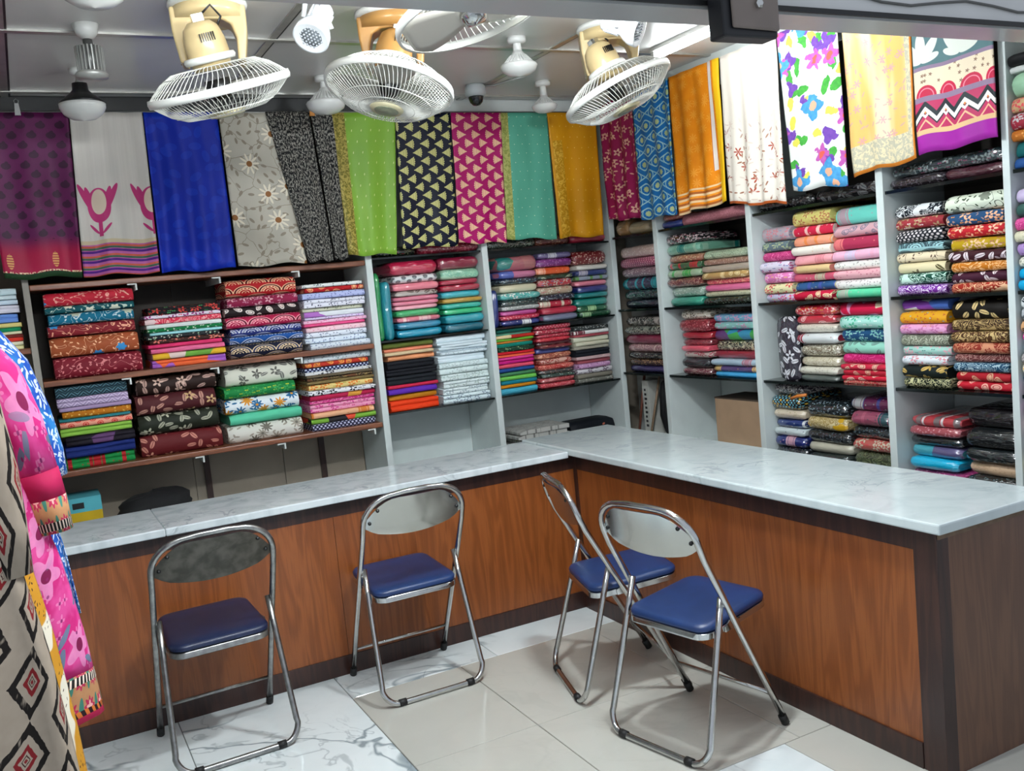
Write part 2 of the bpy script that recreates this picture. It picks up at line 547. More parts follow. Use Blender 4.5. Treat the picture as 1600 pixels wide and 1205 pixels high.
# ------------------------------------------------------------------ shelving
YS, XR = 0.80, 0.865
def board(name, par, mt, *b, bev=0.0):
    o = G().box(*b).build(name, mt, par)
    if bev: bevel(o, bev, 1)
    return o
su = empty('wooden_shelf_unit', (-1.45, 1.0, 0))
def rel(o, p):
    for v in o.data.vertices: v.co = v.co - p.location
    return o
def bx(name, par, mt, x0, x1, y0, y1, z0, z1, bev=0.0):
    l = par.location if par.parent is None else par.parent.location
    o = G().box(x0 - l.x, x1 - l.x, y0 - l.y, y1 - l.y, z0 - l.z, z1 - l.z).build(name, mt, par)
    if bev: bevel(o, bev, 2)
    return o
for zt, xbs in ((1.826, (-1.80, -1.417, -1.027)), (1.390, (-1.880, -1.478, -1.064)), (0.970, (-1.60, -1.20, -0.72))):
    b = bx('shelf_board', su, M_SHELF, -2.245, -0.674, 0.80, 1.185, zt - 0.026, zt, 0.004)
    for xb in xbs:
        k = bx('bracket', su, pm('white_bracket', 'd0d4d0', 0.4), xb - 0.004, xb + 0.004, 0.802, 1.185, zt - 0.058, zt - 0.027)
        G().box(xb - 0.038 + 1.45, xb - 0.0045 + 1.45, -0.199, -0.194, zt - 0.033, zt - 0.027).build('bracket_lip', pm('white_bracket', 'd0d4d0', 0.4), k)
bx('side_panel', su, pm('grey_side_panel', '8c867c', 0.6, var=0.06), -2.272, -2.246, 0.80, 1.185, 0.0, 2.56)
for i, (a, b_) in enumerate(((-2.245, -1.60), (-1.597, -1.13), (-1.127, -0.674))):
    bx('back_panel', su, M_PLY, a, b_, 1.186, 1.196, 0.66, 1.36)
    bx('back_panel', su, M_DKBACK, a, b_, 1.186, 1.196, 1.392, 2.56)
bx('base_plinth', su, M_WHITE, -2.245, -0.674, 0.82, 1.185, 0.0, 0.66)
for xb in (-1.55, -0.93):
    bx('back_batten', su, M_DARK, xb, xb + 0.03, 1.165, 1.185, 0.66, 0.942)
tag(su, 'brown wooden wall shelves with thin edges under hanging drapes', 'shelf')

sl = empty('side_shelf_unit', (-2.75, 1.0, 0))
bx('shelf_board', sl, M_SHELF, -3.25, -2.274, 0.80, 1.185, 1.522, 1.548, 0.004)
bx('shelf_board', sl, M_SHELF, -3.25, -2.274, 0.80, 1.185, 0.944, 0.970, 0.004)
bx('side_panel', sl, M_WHITE, -3.28, -3.252, 0.80, 1.185, 0.0, 2.56)
bx('base_plinth', sl, M_WHITE, -3.25, -2.274, 0.82, 1.185, 0.0, 0.66)
tag(sl, 'brown shelf holding a stack of pale cloths behind the tunics', 'shelf')

DXB = [-0.653, 0.026, 0.880]
wu = empty('white_shelf_unit', (0.1, 1.0, 0))
for x in DXB:
    bx('divider', wu, M_WHITE, x - 0.018, x + 0.018, 0.80, 1.185, 0.0, 2.56, 0.002)
for a, b_ in ((DXB[0], DXB[1]), (DXB[1], DXB[2])):
    for zt in (1.835, 1.395, 1.007):
        bx('shelf_board', wu, M_GLASS, a + 0.0185, b_ - 0.0185, 0.815, 1.18, zt - 0.010, zt)
    bx('back_panel', wu, M_WHITE, a + 0.0185, b_ - 0.0185, 1.186, 1.196, 0.0, 2.56)
    bx('base_board', wu, M_WHITE, a + 0.0185, b_ - 0.0185, 0.82, 1.185, 0.0, 0.655)
tag(wu, 'white painted shelf unit with glass shelves behind the inner corner', 'shelf')

DYR = [0.360, -0.395, -1.180, -1.738, -2.05]
ru = empty('white_shelf_unit', (1.05, -0.6, 0))
for y in DYR:
    hw_ = 0.018 if y != -1.738 else 0.014
    bx('divider', ru, M_WHITE, 0.865, 1.235, y - hw_, y + hw_, 0.0, 2.60, 0.002)
edges = [0.797] + DYR
for i in range(5):
    a, b_ = edges[i + 1] + 0.0185, edges[i] - (0.0185 if i else 0.001)
    for zt in (1.850, 1.420, 1.042):
        bx('shelf_board', ru, M_GLASS, 0.876, 1.23, a, b_, zt - 0.013, zt)
    bx('back_panel', ru, M_WHITE, 1.236, 1.246, a, b_, 0.0, 1.04)
    bx('back_panel', ru, M_DKBACK, 1.236, 1.246, a, b_, 1.043, 2.60)
    bx('base_board', ru, M_WHITE, 0.885, 1.235, a, b_, 0.0, 0.655)
tag(ru, 'long white painted shelf unit behind the bright marble counter', 'shelf')

# ------------------------------------------------------------------ counters
lc = empty('left_counter', (-1.25, 0.2, 0)); lc.name = 'counter'
s1 = bx('marble_top', lc, M_TOPL, -2.50, -1.905, -0.05, 0.4315, 0.768, 0.800, 0.005)
s2 = bx('marble_top', lc, M_TOPL, -1.904, -0.052, -0.05, 0.4315, 0.768, 0.800, 0.005)
bx('lip_shade_band', lc, M_DARK, -2.44, -0.004, -0.002, 0.02, 0.702, 0.767)  # dark band painted in as the shadow of the marble lip
xs = [-2.44, -1.22, -0.002]
for a, b_ in zip(xs[:-1], xs[1:]):
    bx('front_panel', lc, M_WOOD, a, b_ - 0.002, 0.0, 0.02, 0.085, 0.7015)
bx('skirting', lc, M_DARK, -2.44, -0.002, -0.006, 0.018, 0.0, 0.085, 0.002)
bx('end_post', lc, M_DARK, -2.50, -2.441, -0.01, 0.40, 0.0, 0.767, 0.003)
bx('rear_panel', lc, M_DARK, -2.44, -0.002, 0.38, 0.40, 0.0, 0.767)
tag(lc, 'long wooden counter with grey marble top facing the brown shelves', 'counter')

rc = empty('counter', (0.22, -0.8, 0))
bx('marble_top', rc, M_TOP, -0.05, 0.494, -2.115, 0.4315, 0.778, 0.811, 0.006)
bx('lip_shade_band', rc, M_DARK, -0.002, 0.02, -1.9805, -0.03, 0.702, 0.777)  # overhang shadow put in as a dark strip here too
for a, b_ in ((-1.02, -0.03), (-1.98, -1.022)):
    bx('front_panel', rc, M_WOOD, 0.0, 0.02, a, b_, 0.085, 0.7015)
bx('corner_shade_strip', rc, M_DARK, -0.004, 0.02, -0.0295, 0.0, 0.0, 0.777)  # dark strip stands in for shade in the inner corner
bx('corner_post', rc, M_DARK, -0.004, 0.05, -2.065, -1.981, 0.0, 0.777, 0.002)
bx('skirting', rc, M_DARK, -0.007, 0.018, -1.98, -0.03, 0.0, 0.085, 0.002)
bx('end_panel', rc, M_WOOD_END, 0.051, 0.47, -2.062, -2.042, 0.0, 0.777)
bx('end_strip', rc, pm('worn_edge_strip', '6b5644', 0.7, var=0.2, vscale=30), 0.0, 0.47, -2.071, -2.0655, 0.748, 0.777)
bx('rear_panel', rc, M_DARK, 0.45, 0.47, -2.04, 0.40, 0.0, 0.777)
tag(rc, 'wooden counter with bright white marble top facing the white shelves', 'counter')


# folded cloth: plane, kind, from, to, board height, place, [(height, pattern + colours, look), ...] top to bottom
STACKS = [
 ('B', 'bolt', -2.199, -1.812, 1.390, 'on upper brown shelf under the purple drape', [
  (0.0629, 'vine c8283c f0b0a0 3a9ad0', 'red vine-print'),
  (0.0344, 'vine 14565e c8d8c8 e8e8d0', 'dark teal floral'),
  (0.0516, 'vine 126e8c d0e0e0 c0c8b0', 'bright teal floral'),
  (0.0546, 'vine 82222c f0b090 3c90c8', 'brick maroon vine-print'),
  (0.0922, 'vine a0502e f4c098 3a90d0', 'rust brown vine-print'),
  (0.1012, 'vine 741626 d08080 c06070', 'deep maroon embroidered'),
 ]),
 ('B', 'fold', -1.781, -1.421, 1.390, 'on upper brown shelf under the royal blue drape', [
  (0.0378, 'flower 201c20 e05048 40a060', 'black multicolour floral'),
  (0.0173, 'flower e8dce8 a04080 d02850', 'white and plum floral'),
  (0.0268, 'damask d83450 f4b0b0 f0d0d0', 'red and pink printed'),
  (0.0205, 'plain e4ece8 e4ece8 e4ece8', 'plain white'),
  (0.0174, 'scatter 0e6e3c e8f0e0 ffffff', 'green printed'),
  (0.0158, 'plain a0dce0 ffffff ffffff', 'pale cyan'),
  (0.0190, 'scatter 24282c d8d8c8 a0c8a0', 'black dash-print'),
  (0.0221, 'flower 3a2420 e08070 8a5040', 'brown floral'),
  (0.0190, 'plain d83468 ffffff ffffff', 'deep pink plain'),
  (0.0253, 'plain e06a94 ffffff ffffff', 'light pink plain'),
  (0.0301, 'patch e0b030 6aa040 e0c8c0', 'yellow and green floral'),
  (0.0397, 'patch e8683a e8683a a060c0', 'orange floral'),
 ]),
 ('B', 'bolt', -1.409, -1.027, 1.390, 'on upper brown shelf under the beige embroidered drape', [
  (0.0871, 'scallop b01820 f0c8a0 501014', 'red scallop-print'),
  (0.0511, 'flower 8c1e44 d8a8b0 c08098', 'maroon floral'),
  (0.0446, 'paisley 261c1e e8dcd4 c8b0a8', 'black paisley-print'),
  (0.0595, 'scallop b01c48 f0a8b0 601028', 'crimson scallop-print'),
  (0.0398, 'scallop 243070 c8ccd8 404888', 'indigo scallop-print'),
  (0.0398, 'scallop 144c94 c0c8d8 103060', 'blue scallop-print'),
  (0.0698, 'scallop 161a30 e0c8a0 303a60', 'black and cream scallop-print'),
 ]),
 ('B', 'fold', -1.021, -0.677, 1.390, 'on upper brown shelf under the black tweed drape', [
  (0.0196, 'scatter e8ece8 506060 304050', 'white leaf-dotted'),
  (0.0245, 'paisley b02024 e8a070 f0c090', 'red paisley-print'),
  (0.0343, 'scatter b8c0e8 6870b0 8890c8', 'lavender speckled'),
  (0.0441, 'scatter e4e4ee 505068 404058', 'white sprig-print'),
  (0.0196, 'scatter d0d0b8 606a48 a0a080', 'olive sprigged'),
  (0.0279, 'patch e0e4e8 e0e4e8 b070c0', 'white and violet'),
  (0.0148, 'scatter d8cce8 a070b8 c090d0', 'lilac dotted'),
  (0.0180, 'scatter f0c0d8 d06898 e080b0', 'pink dotted'),
  (0.0164, 'stripe e03070 f080b0 ffffff', 'hot pink'),
  (0.0279, 'scatter f4d0d8 e090a8 e8a0b8', 'pale pink speckled'),
  (0.0280, 'scatter e0e6f0 606c84 8090a8', 'white dotted'),
  (0.0296, 'scatter dce6f0 6070a0 8090b0', 'bluish white sprigged'),
  (0.0330, 'scatter d8e2ea 8898b8 90a0b8', 'white faint speckled'),
 ]),
 ('B', 'fold', -2.205, -1.885, 0.970, 'on lower brown shelf under the purple drape', [
  (0.0567, 'herring 1c3038 40606c 6890a0', 'black teal herringbone'),
  (0.0433, 'herring a08cb0 d0c0d8 d8c8e0', 'lilac herringbone'),
  (0.0194, 'plain a890b4 ffffff ffffff', 'plain lilac'),
  (0.0344, 'scatter b06a14 e8c060 f0d080', 'mustard speckled'),
  (0.0120, 'plain 2a7478 ffffff ffffff', 'thin teal'),
  (0.0300, 'bigdots f0a088 d83c34 f0a088', 'coral ring-print'),
  (0.0405, 'plain 88b848 80a840 ffffff', 'lime green'),
  (0.0451, 'patch 1a1620 1a1620 60406a', 'black multicolour'),
  (0.0542, 'plain 142668 ffffff ffffff', 'dark navy'),
  (0.0543, 'band 12803c a81c24 a81c24', 'red and green'),
 ]),
 ('B', 'bolt', -1.871, -1.487, 0.970, 'on lower brown shelf under the royal blue drape', [
  (0.0785, 'leaf 2a1a16 b8968a d0b0a0', 'dark brown brocade'),
  (0.0961, 'leaf 4a1c20 b88878 c8a878', 'plum brown brocade'),
  (0.0964, 'leaf 22261c a0a08c b8b8a0', 'dark olive leaf brocade'),
  (0.1079, 'leaf 5c181c c08070 d09880', 'maroon brocade'),
 ]),
 ('B', 'bolt', -1.464, -1.080, 0.970, 'on lower brown shelf under the beige embroidered drape', [
  (0.1061, 'leaf d8d8c8 70706a 606058', 'cream leaf-print'),
  (0.0578, 'flower 167a3c 389850 c8c830', 'green floral'),
  (0.0792, 'daisy e4ecf0 2a6a98 d89030', 'white daisy-print'),
  (0.0550, 'plain 5cc8a0 ffffff ffffff', 'mint green'),
  (0.0919, 'daisy d8d6cc a0988a 706a60', 'cream floral embroidered'),
 ]),
 ('B', 'fold', -1.044, -0.677, 0.970, 'on lower brown shelf under the black tweed drape', [
  (0.0358, 'scatter d0dce0 708890 8098a0', 'white speckled'),
  (0.0244, 'paisley b83426 f0a050 802038', 'red orange paisley'),
  (0.0228, 'dots 1a2048 c8d0e8 c8d0e8', 'navy polka dot'),
  (0.0163, 'flower d8d8d8 404048 707060', 'black and white floral'),
  (0.0147, 'stripe 2c2420 a09070 604038', 'dark striped'),
  (0.0163, 'damask 302420 a08858 704830', 'dark brown printed'),
  (0.0180, 'stripe 3a2a22 c0a868 803830', 'brown gold striped'),
  (0.0311, 'flower e0c880 e07830 a8a040', 'yellow floral'),
  (0.0262, 'flower e4e4e8 181820 404858', 'white and black floral'),
  (0.0262, 'patch d89840 b02048 b02048', 'orange and crimson floral'),
  (0.0181, 'damask c03078 e888b0 ffffff', 'magenta printed'),
  (0.0444, 'flower e898b8 d04890 c83070', 'pink rose-print'),
  (0.0296, 'band e8b088 d88038 e8b088', 'peach'),
  (0.0297, 'patch 7cb040 e05038 282428', 'colour-block'),
  (0.0363, 'dots 1c1c38 b8b8d0 b8b8d0', 'navy dash-print'),
 ]),
 ('B', 'pack', -0.526, -0.253, 1.395, 'on upper white shelf under the navy fan-print drape', [
  (0.0750, 'plain c02048 ffffff ffffff', 'plastic-wrapped crimson'),
  (0.0444, 'bigdots d8dcdc 707478 505860', 'white grey-dotted'),
  (0.0411, 'plain f08090 ffffff ffffff', 'plastic-wrapped coral pink'),
  (0.0308, 'leaf b0a8a0 605850 504840', 'grey brown patterned'),
  (0.0240, 'plain e07890 ffffff ffffff', 'rose pink'),
  (0.0240, 'plain e88098 ffffff ffffff', 'soft pink'),
  (0.0241, 'stripe f0b0c0 e89098 ffffff', 'pale pink'),
  (0.0379, 'plain 34b068 ffffff ffffff', 'plastic-wrapped green'),
  (0.0293, 'band e07888 f0b8b8 f0b8b8', 'pink and blush'),
  (0.0362, 'plain 1a84a8 ffffff ffffff', 'teal blue'),
  (0.0484, 'plain 1e98b8 ffffff ffffff', 'bright teal'),
 ]),
 ('B', 'pack', -0.243, 0.003, 1.395, 'on upper white shelf under the pink fan-print drape', [
  (0.0674, 'plain 8c1838 ffffff ffffff', 'plastic-wrapped maroon'),
  (0.0569, 'damask 80c0a0 a8d8b8 ffffff', 'mint green'),
  (0.0285, 'plain b01c40 ffffff ffffff', 'crimson'),
  (0.0356, 'plain a81838 ffffff ffffff', 'dark crimson'),
  (0.0393, 'plain 30b0c0 ffffff ffffff', 'cyan'),
  (0.0268, 'plain c09838 ffffff ffffff', 'gold'),
  (0.0322, 'plain 34b8a8 ffffff ffffff', 'aqua green'),
  (0.0304, 'plain 2cb878 ffffff ffffff', 'emerald green'),
  (0.0502, 'plain 22a0b0 ffffff ffffff', 'teal'),
  (0.0503, 'plain 1c6c80 ffffff ffffff', 'dark teal'),
 ]),
 ('B', 'fold', -0.612, -0.315, 1.007, 'on lower white shelf under the navy fan-print drape', [
  (0.0341, 'plain 58662c ffffff ffffff', 'olive satin'),
  (0.0171, 'plain e88868 ffffff ffffff', 'coral'),
  (0.0205, 'plain d8c098 ffffff ffffff', 'beige'),
  (0.0308, 'plain f0a070 ffffff ffffff', 'peach'),
  (0.0411, 'plain 16181e ffffff ffffff', 'plain black'),
  (0.0377, 'plain 1a1c22 ffffff ffffff', 'plain black'),
  (0.0481, 'plain 1c2026 ffffff ffffff', 'charcoal black'),
  (0.0206, 'plain c82848 ffffff ffffff', 'crimson red'),
  (0.0310, 'plain 5c2ca8 ffffff ffffff', 'purple'),
  (0.0327, 'plain b87818 ffffff ffffff', 'mustard'),
  (0.0604, 'plain e84018 ffffff ffffff', 'bright orange red'),
 ]),
 ('B', 'fold', -0.302, 0.003, 1.007, 'on lower white shelf under the pink fan-print drape', [
  (0.0330, 'plain dceaf0 ffffff ffffff', 'plain white'),
  (0.0139, 'plain d8e8ee ffffff ffffff', 'plain white'),
  (0.0139, 'plain dceaf0 ffffff ffffff', 'plain white'),
  (0.0139, 'plain d6e6ec ffffff ffffff', 'plain white'),
  (0.0139, 'scatter dceaf0 b8c8d0 c0ccd2', 'white sprigged'),
  (0.0157, 'scatter dceaf0 b0c0c8 b8c8cc', 'white grey-sprigged'),
  (0.0436, 'plain dceaf0 ffffff ffffff', 'thick plain white'),
  (0.0297, 'flower d8e8e8 c0d0d0 d0dede', 'white faint-motif'),
  (0.0332, 'flower d8e8e6 bccccc d0dede', 'white faint-motif'),
  (0.0385, 'flower d8e6e4 b4c4c0 ccdada', 'white faint-motif'),
  (0.0386, 'flower dce8e8 b0c0bc c8d4d4', 'white paisley-sprig'),
  (0.0369, 'flower dce8e8 a8b6bc c4d0d4', 'white flower-motif'),
  (0.0492, 'flower dcecee 8c9cac b8c8d0', 'white blue-motif'),
 ]),
 ('B', 'pack', 0.115, 0.371, 1.395, 'on upper white shelf under the mint drape', [
  (0.0839, 'patch a86068 2a8078 b07070', 'teal and rose pouch'),
  (0.0439, 'patch 5060b0 5060b0 c87898', 'blue and pink printed'),
  (0.0330, 'scatter 20303c a0b8c0 506878', 'black sequinned'),
  (0.0459, 'plain d8d0b0 ffffff ffffff', 'cream'),
  (0.0423, 'flower 60b8b0 f0f0e8 308080', 'teal floral'),
  (0.0350, 'scatter 203030 708078 ffffff', 'dark green sequinned'),
  (0.0239, 'scatter b0b4b0 e8e8e8 808480', 'silver grey'),
  (0.0295, 'plain c85098 ffffff ffffff', 'orchid pink'),
  (0.0277, 'scatter c02848 f0a0a8 ffffff', 'crimson dotted'),
  (0.0314, 'band 283878 e8ecf0 283878', 'navy and white'),
 ]),
 ('B', 'pack', 0.373, 0.618, 1.395, 'on upper white shelf under mint-mustard drape seam', [
  (0.0366, 'band 686088 d0d0d8 686088', 'silver purple'),
  (0.0476, 'scatter 782878 c080c0 ffffff', 'purple'),
  (0.0440, 'band e05820 f0a080 e86830', 'orange'),
  (0.0257, 'leaf 28402c a0a890 c8b8a0', 'dark green floral'),
  (0.0442, 'flower b83840 c8b8a8 5878a8', 'red and cream floral'),
  (0.0479, 'flower b8a088 d8d0b8 b04048', 'beige floral'),
  (0.0332, 'scatter 202838 a8b0b8 ffffff', 'navy sequinned'),
  (0.0407, 'band b82840 d8d0b8 d8d0b8', 'crimson and cream'),
  (0.0407, 'plain b82440 ffffff ffffff', 'crimson'),
  (0.0408, 'patch 706090 707890 a06080', 'muted patchwork'),
 ]),
 ('B', 'pack', 0.625, 0.857, 1.395, 'on upper white shelf under the mustard drape', [
  (0.0825, 'scatter 781c20 e0b0a0 f0d0c0', 'maroon glittery'),
  (0.0319, 'plain e0dcd0 ffffff ffffff', 'ivory'),
  (0.0338, 'band 243470 b0a8b8 243470', 'navy and grey floral'),
  (0.0264, 'band 8890a0 508838 508838', 'green bordered'),
  (0.0339, 'plain e08090 ffffff ffffff', 'salmon pink'),
  (0.0396, 'plain 1c2c70 ffffff ffffff', 'navy blue'),
  (0.0302, 'plain 148080 ffffff ffffff', 'teal'),
  (0.0492, 'plain 148478 ffffff ffffff', 'sea green'),
  (0.0322, 'band 145838 a0c890 145838', 'green'),
  (0.0342, 'band 10482c 90b888 10482c', 'dark green'),
 ]),
 ('B', 'fold', 0.060, 0.311, 1.007, 'on lower white shelf under the mint drape', [
  (0.0212, 'plain 10584c ffffff ffffff', 'dark green'),
  (0.0142, 'plain 60a890 ffffff ffffff', 'mint'),
  (0.0177, 'patch b82820 e8d0a0 b82820', 'red and cream'),
  (0.0160, 'plain 70b038 ffffff ffffff', 'lime green'),
  (0.0124, 'plain c07830 ffffff ffffff', 'orange brown'),
  (0.0213, 'plain 148070 ffffff ffffff', 'teal green'),
  (0.0249, 'scatter 183828 90b080 ffffff', 'dark green printed'),
  (0.0178, 'plain c81c28 ffffff ffffff', 'red'),
  (0.0142, 'stripe e04028 f09060 ffffff', 'orange red'),
  (0.0178, 'stripe c81878 f060b0 ffffff', 'magenta'),
  (0.0214, 'stripe d02070 b01890 ffffff', 'deep pink'),
  (0.0250, 'stripe d82050 f08090 ffffff', 'crimson pink'),
  (0.0232, 'plain 204888 ffffff ffffff', 'blue'),
  (0.0232, 'plain 407850 ffffff ffffff', 'sage green'),
  (0.0250, 'stripe 48b038 a0e078 ffffff', 'bright green'),
  (0.0233, 'plain 147888 ffffff ffffff', 'teal'),
  (0.0197, 'plain c88018 ffffff ffffff', 'amber'),
  (0.0358, 'stripe 1c90b0 70c8d8 ffffff', 'turquoise'),
 ]),
 ('B', 'pack', 0.322, 0.567, 1.007, 'on lower white shelf under mint-mustard drape seam', [
  (0.0291, 'dots b82440 d88890 d88890', 'crimson dotted'),
  (0.0274, 'scatter b02840 e0a8a8 ffffff', 'crimson gold-dotted'),
  (0.0219, 'scatter b82c44 d89090 ffffff', 'rose red'),
  (0.0237, 'damask c02038 e05058 ffffff', 'red shiny'),
  (0.0183, 'plain 481420 ffffff ffffff', 'dark maroon'),
  (0.0201, 'paisley 782028 d8a088 ffffff', 'maroon floral'),
  (0.0275, 'stripe 202c70 4858a0 ffffff', 'navy bordered'),
  (0.0330, 'damask 984030 d89878 ffffff', 'rust printed'),
  (0.0330, 'damask a02820 e0b0a0 ffffff', 'brick red printed'),
  (0.0331, 'damask b82c28 e08878 ffffff', 'red printed'),
  (0.0221, 'scatter 404040 c09080 ffffff', 'dark grey printed'),
  (0.0221, 'scatter 284038 90a8a0 ffffff', 'dark green printed'),
  (0.0295, 'damask a83038 d08080 ffffff', 'faded red printed'),
  (0.0332, 'damask b82434 e07880 ffffff', 'bright red printed'),
 ]),
 ('B', 'fold', 0.577, 0.828, 1.007, 'on lower white shelf under the mustard drape', [
  (0.0262, 'scatter 303434 b0b4b0 ffffff', 'charcoal speckled'),
  (0.0225, 'band e0e0dc 784048 e0e0dc', 'white and plum'),
  (0.0150, 'plain a04850 ffffff ffffff', 'dusty red'),
  (0.0301, 'stripe d8d8c0 b8b8a0 ffffff', 'cream pleated'),
  (0.0263, 'stripe d8d4bc a8a890 ffffff', 'ivory pleated'),
  (0.0188, 'plain a09c8c ffffff ffffff', 'stone beige'),
  (0.0415, 'plain 181c24 ffffff ffffff', 'black'),
  (0.0189, 'plain c8a8a8 ffffff ffffff', 'pale rose'),
  (0.0245, 'plain a85860 ffffff ffffff', 'dusty rose'),
  (0.0302, 'scatter c090b8 e8c8e0 804878', 'lilac printed'),
  (0.0303, 'flower c8c4c8 605060 ffffff', 'white grey printed'),
  (0.0284, 'plain 787468 ffffff ffffff', 'olive grey'),
  (0.0265, 'scatter 686860 a0a098 ffffff', 'grey'),
 ]),
 ('R', 'pack', 0.425, 0.793, 1.420, 'on upper shelf under the maroon drape', [
  (0.0679, 'scatter c0a8a0 e0d0c8 ffffff', 'pinkish beige'),
  (0.0591, 'dots 8c3858 d08898 c87890', 'maroon lattice'),
  (0.0556, 'scatter 806870 c8b8b8 ffffff', 'mauve lace-edged'),
  (0.0755, 'band 302848 109098 109098', 'dark purple and teal'),
  (0.0541, 'scatter 203438 508870 ffffff', 'dark green'),
  (0.0542, 'plain 1c2430 ffffff ffffff', 'midnight blue'),
 ]),
 ('R', 'pack', 0.405, 0.793, 1.042, 'on lower shelf under the maroon drape', [
  (0.0548, 'damask 282828 a8a098 ffffff', 'black lace'),
  (0.0514, 'damask 2c2c28 b8b8a8 ffffff', 'black cream-swirl'),
  (0.0550, 'plain 802040 ffffff ffffff', 'wine red'),
  (0.0480, 'damask 986870 d8b8b0 ffffff', 'mauve brocade'),
  (0.0392, 'scatter 1c1c20 908878 ffffff', 'black'),
  (0.0392, 'scatter 50382c c09868 ffffff', 'brown sequinned'),
  (0.0428, 'plain 403868 ffffff ffffff', 'violet'),
 ]),
 ('R', 'pack', 0.049, 0.337, 1.420, 'on upper shelf under the blue trellis drape', [
  (0.0538, 'flower 282428 c8b0b0 a04058', 'black floral pouch'),
  (0.0572, 'band 70a890 108078 90b8a0', 'mint and teal'),
  (0.0439, 'scatter a06850 d8c098 ffffff', 'brown gold-print'),
  (0.0372, 'band 305838 b02030 b02030', 'red and green'),
  (0.0440, 'band 98b090 40a850 40a850', 'sage and green'),
  (0.0508, 'damask 602028 a87868 181818', 'maroon and black'),
  (0.0543, 'scatter 90a898 d8e0d8 ffffff', 'mint glittery'),
  (0.0527, 'plain 2c9880 ffffff ffffff', 'jade green'),
 ]),
 ('R', 'pack', -0.336, 0.048, 1.420, 'on upper shelf under the orange drape', [
  (0.0472, 'damask b8c8a8 889880 ffffff', 'pale sage'),
  (0.0315, 'scatter 987060 c0a090 ffffff', 'brown'),
  (0.0363, 'stripe c8b8a8 786858 ffffff', 'beige striped'),
  (0.0363, 'paisley c09858 f0d8a0 ffffff', 'gold paisley'),
  (0.0269, 'damask d85060 f0a088 ffffff', 'coral printed'),
  (0.0364, 'plain e06898 ffffff ffffff', 'pink'),
  (0.0285, 'scatter b8b898 909078 ffffff', 'sage beige'),
  (0.0412, 'scatter 202820 606860 ffffff', 'black'),
 ]),
 ('R', 'pack', 0.015, 0.268, 1.042, 'on lower shelf under the blue trellis drape', [
  (0.0523, 'flower d8d0c0 706858 a08870', 'cream floral pouch'),
  (0.0676, 'scatter 881828 d06870 ffffff', 'dark red dotted'),
  (0.0407, 'plain a81c30 ffffff ffffff', 'crimson'),
  (0.0339, 'damask 701828 a85058 ffffff', 'wine printed'),
  (0.0340, 'stripe d02848 f08090 ffffff', 'pink red'),
  (0.0340, 'flower b8a8a0 a03048 ffffff', 'grey rose-print'),
  (0.0528, 'plain 1c1e24 ffffff ffffff', 'black'),
  (0.0426, 'damask 682838 a89088 ffffff', 'maroon and grey'),
 ]),
 ('R', 'pack', -0.346, 0.007, 1.042, 'on lower shelf under the orange drape', [
  (0.0425, 'flower 70a8c8 e090b8 a0d0d8', 'blue and pink floral'),
  (0.0378, 'flower 88c0b8 e078a8 b0d8e8', 'aqua and pink floral'),
  (0.0584, 'patch 603878 2890b8 38a848', 'purple blue and green'),
  (0.0537, 'damask 282420 c8c0a0 ffffff', 'black and cream'),
  (0.0396, 'plain 8c1830 ffffff ffffff', 'maroon'),
  (0.0365, 'band a8c0d0 b88090 a8c0d0', 'pale blue'),
  (0.0317, 'band 503870 d8b068 503870', 'purple and yellow'),
  (0.0286, 'plain 3ca8e0 ffffff ffffff', 'sky blue'),
 ]),
 ('R', 'bolt', -0.611, -0.418, 1.420, 'on upper shelf under the cream red-flowered drape', [
  (0.0687, 'flower b8a8b0 d88890 8898b8', 'grey pink floral'),
  (0.0470, 'flower 607078 98a888 c8c890', 'slate floral'),
  (0.0470, 'damask b83470 d86898 ffffff', 'magenta printed'),
  (0.0518, 'flower d8d0e0 b05888 7880b0', 'white lilac floral'),
  (0.0519, 'flower d878b0 f0b8d8 e8c060', 'pink floral'),
  (0.0504, 'flower e0d8a8 d04850 708058', 'yellow red-floral'),
  (0.0394, 'flower c8c4dc d85888 e0c070', 'lilac rose-print'),
 ]),
 ('R', 'bolt', -0.868, -0.619, 1.420, 'on upper shelf under the watercolour-flower drape', [
  (0.0733, 'flower d8cc78 b87850 e8e0a0', 'yellow floral'),
  (0.0456, 'band d02848 f0d8d0 f0c0b8', 'red and white banded'),
  (0.0442, 'band f0a080 c8a890 f09050', 'peach banded'),
  (0.0427, 'band ece4d8 e0c098 ece4d8', 'cream tan-banded'),
  (0.0443, 'band e8a0a8 d88890 e8a0a8', 'pink banded'),
  (0.0384, 'band d8bc88 d08878 d8bc88', 'tan pink-banded'),
  (0.0370, 'band c85870 b8b098 c85870', 'rose banded'),
  (0.0430, 'band 305888 b8b890 4858a8', 'blue banded'),
  (0.0445, 'paisley b81838 e8d0a8 c8a078', 'crimson paisley'),
 ]),
 ('R', 'bolt', -1.133, -0.872, 1.420, 'on upper shelf under the peach drape', [
  (0.0763, 'band 70d0c0 b098a0 70d0c0', 'aqua paisley-banded'),
  (0.0542, 'paisley d8a8b0 888090 e8b8c0', 'pink grey paisley'),
  (0.0543, 'band a83050 e07878 a83050', 'raspberry'),
  (0.0460, 'band e8b0c8 d0c0d8 e8a8c0', 'light pink'),
  (0.0419, 'scatter e8e8e0 a8a8a0 ffffff', 'white'),
  (0.0392, 'scatter e0a8b0 c87888 ffffff', 'dusty pink'),
  (0.0420, 'scatter e8e4e0 b0a8a8 ffffff', 'ivory white'),
  (0.0421, 'band 58c898 a8b0a0 60c898', 'green grey-banded'),
 ]),
 ('R', 'pack', -0.866, -0.619, 1.042, 'on middle shelf under the watercolour-flower drape', [
  (0.0519, 'flower c81c34 e8b0a8 d88838', 'red bordered pouch'),
  (0.0390, 'paisley c03040 e8b0b0 ffffff', 'red pink paisley'),
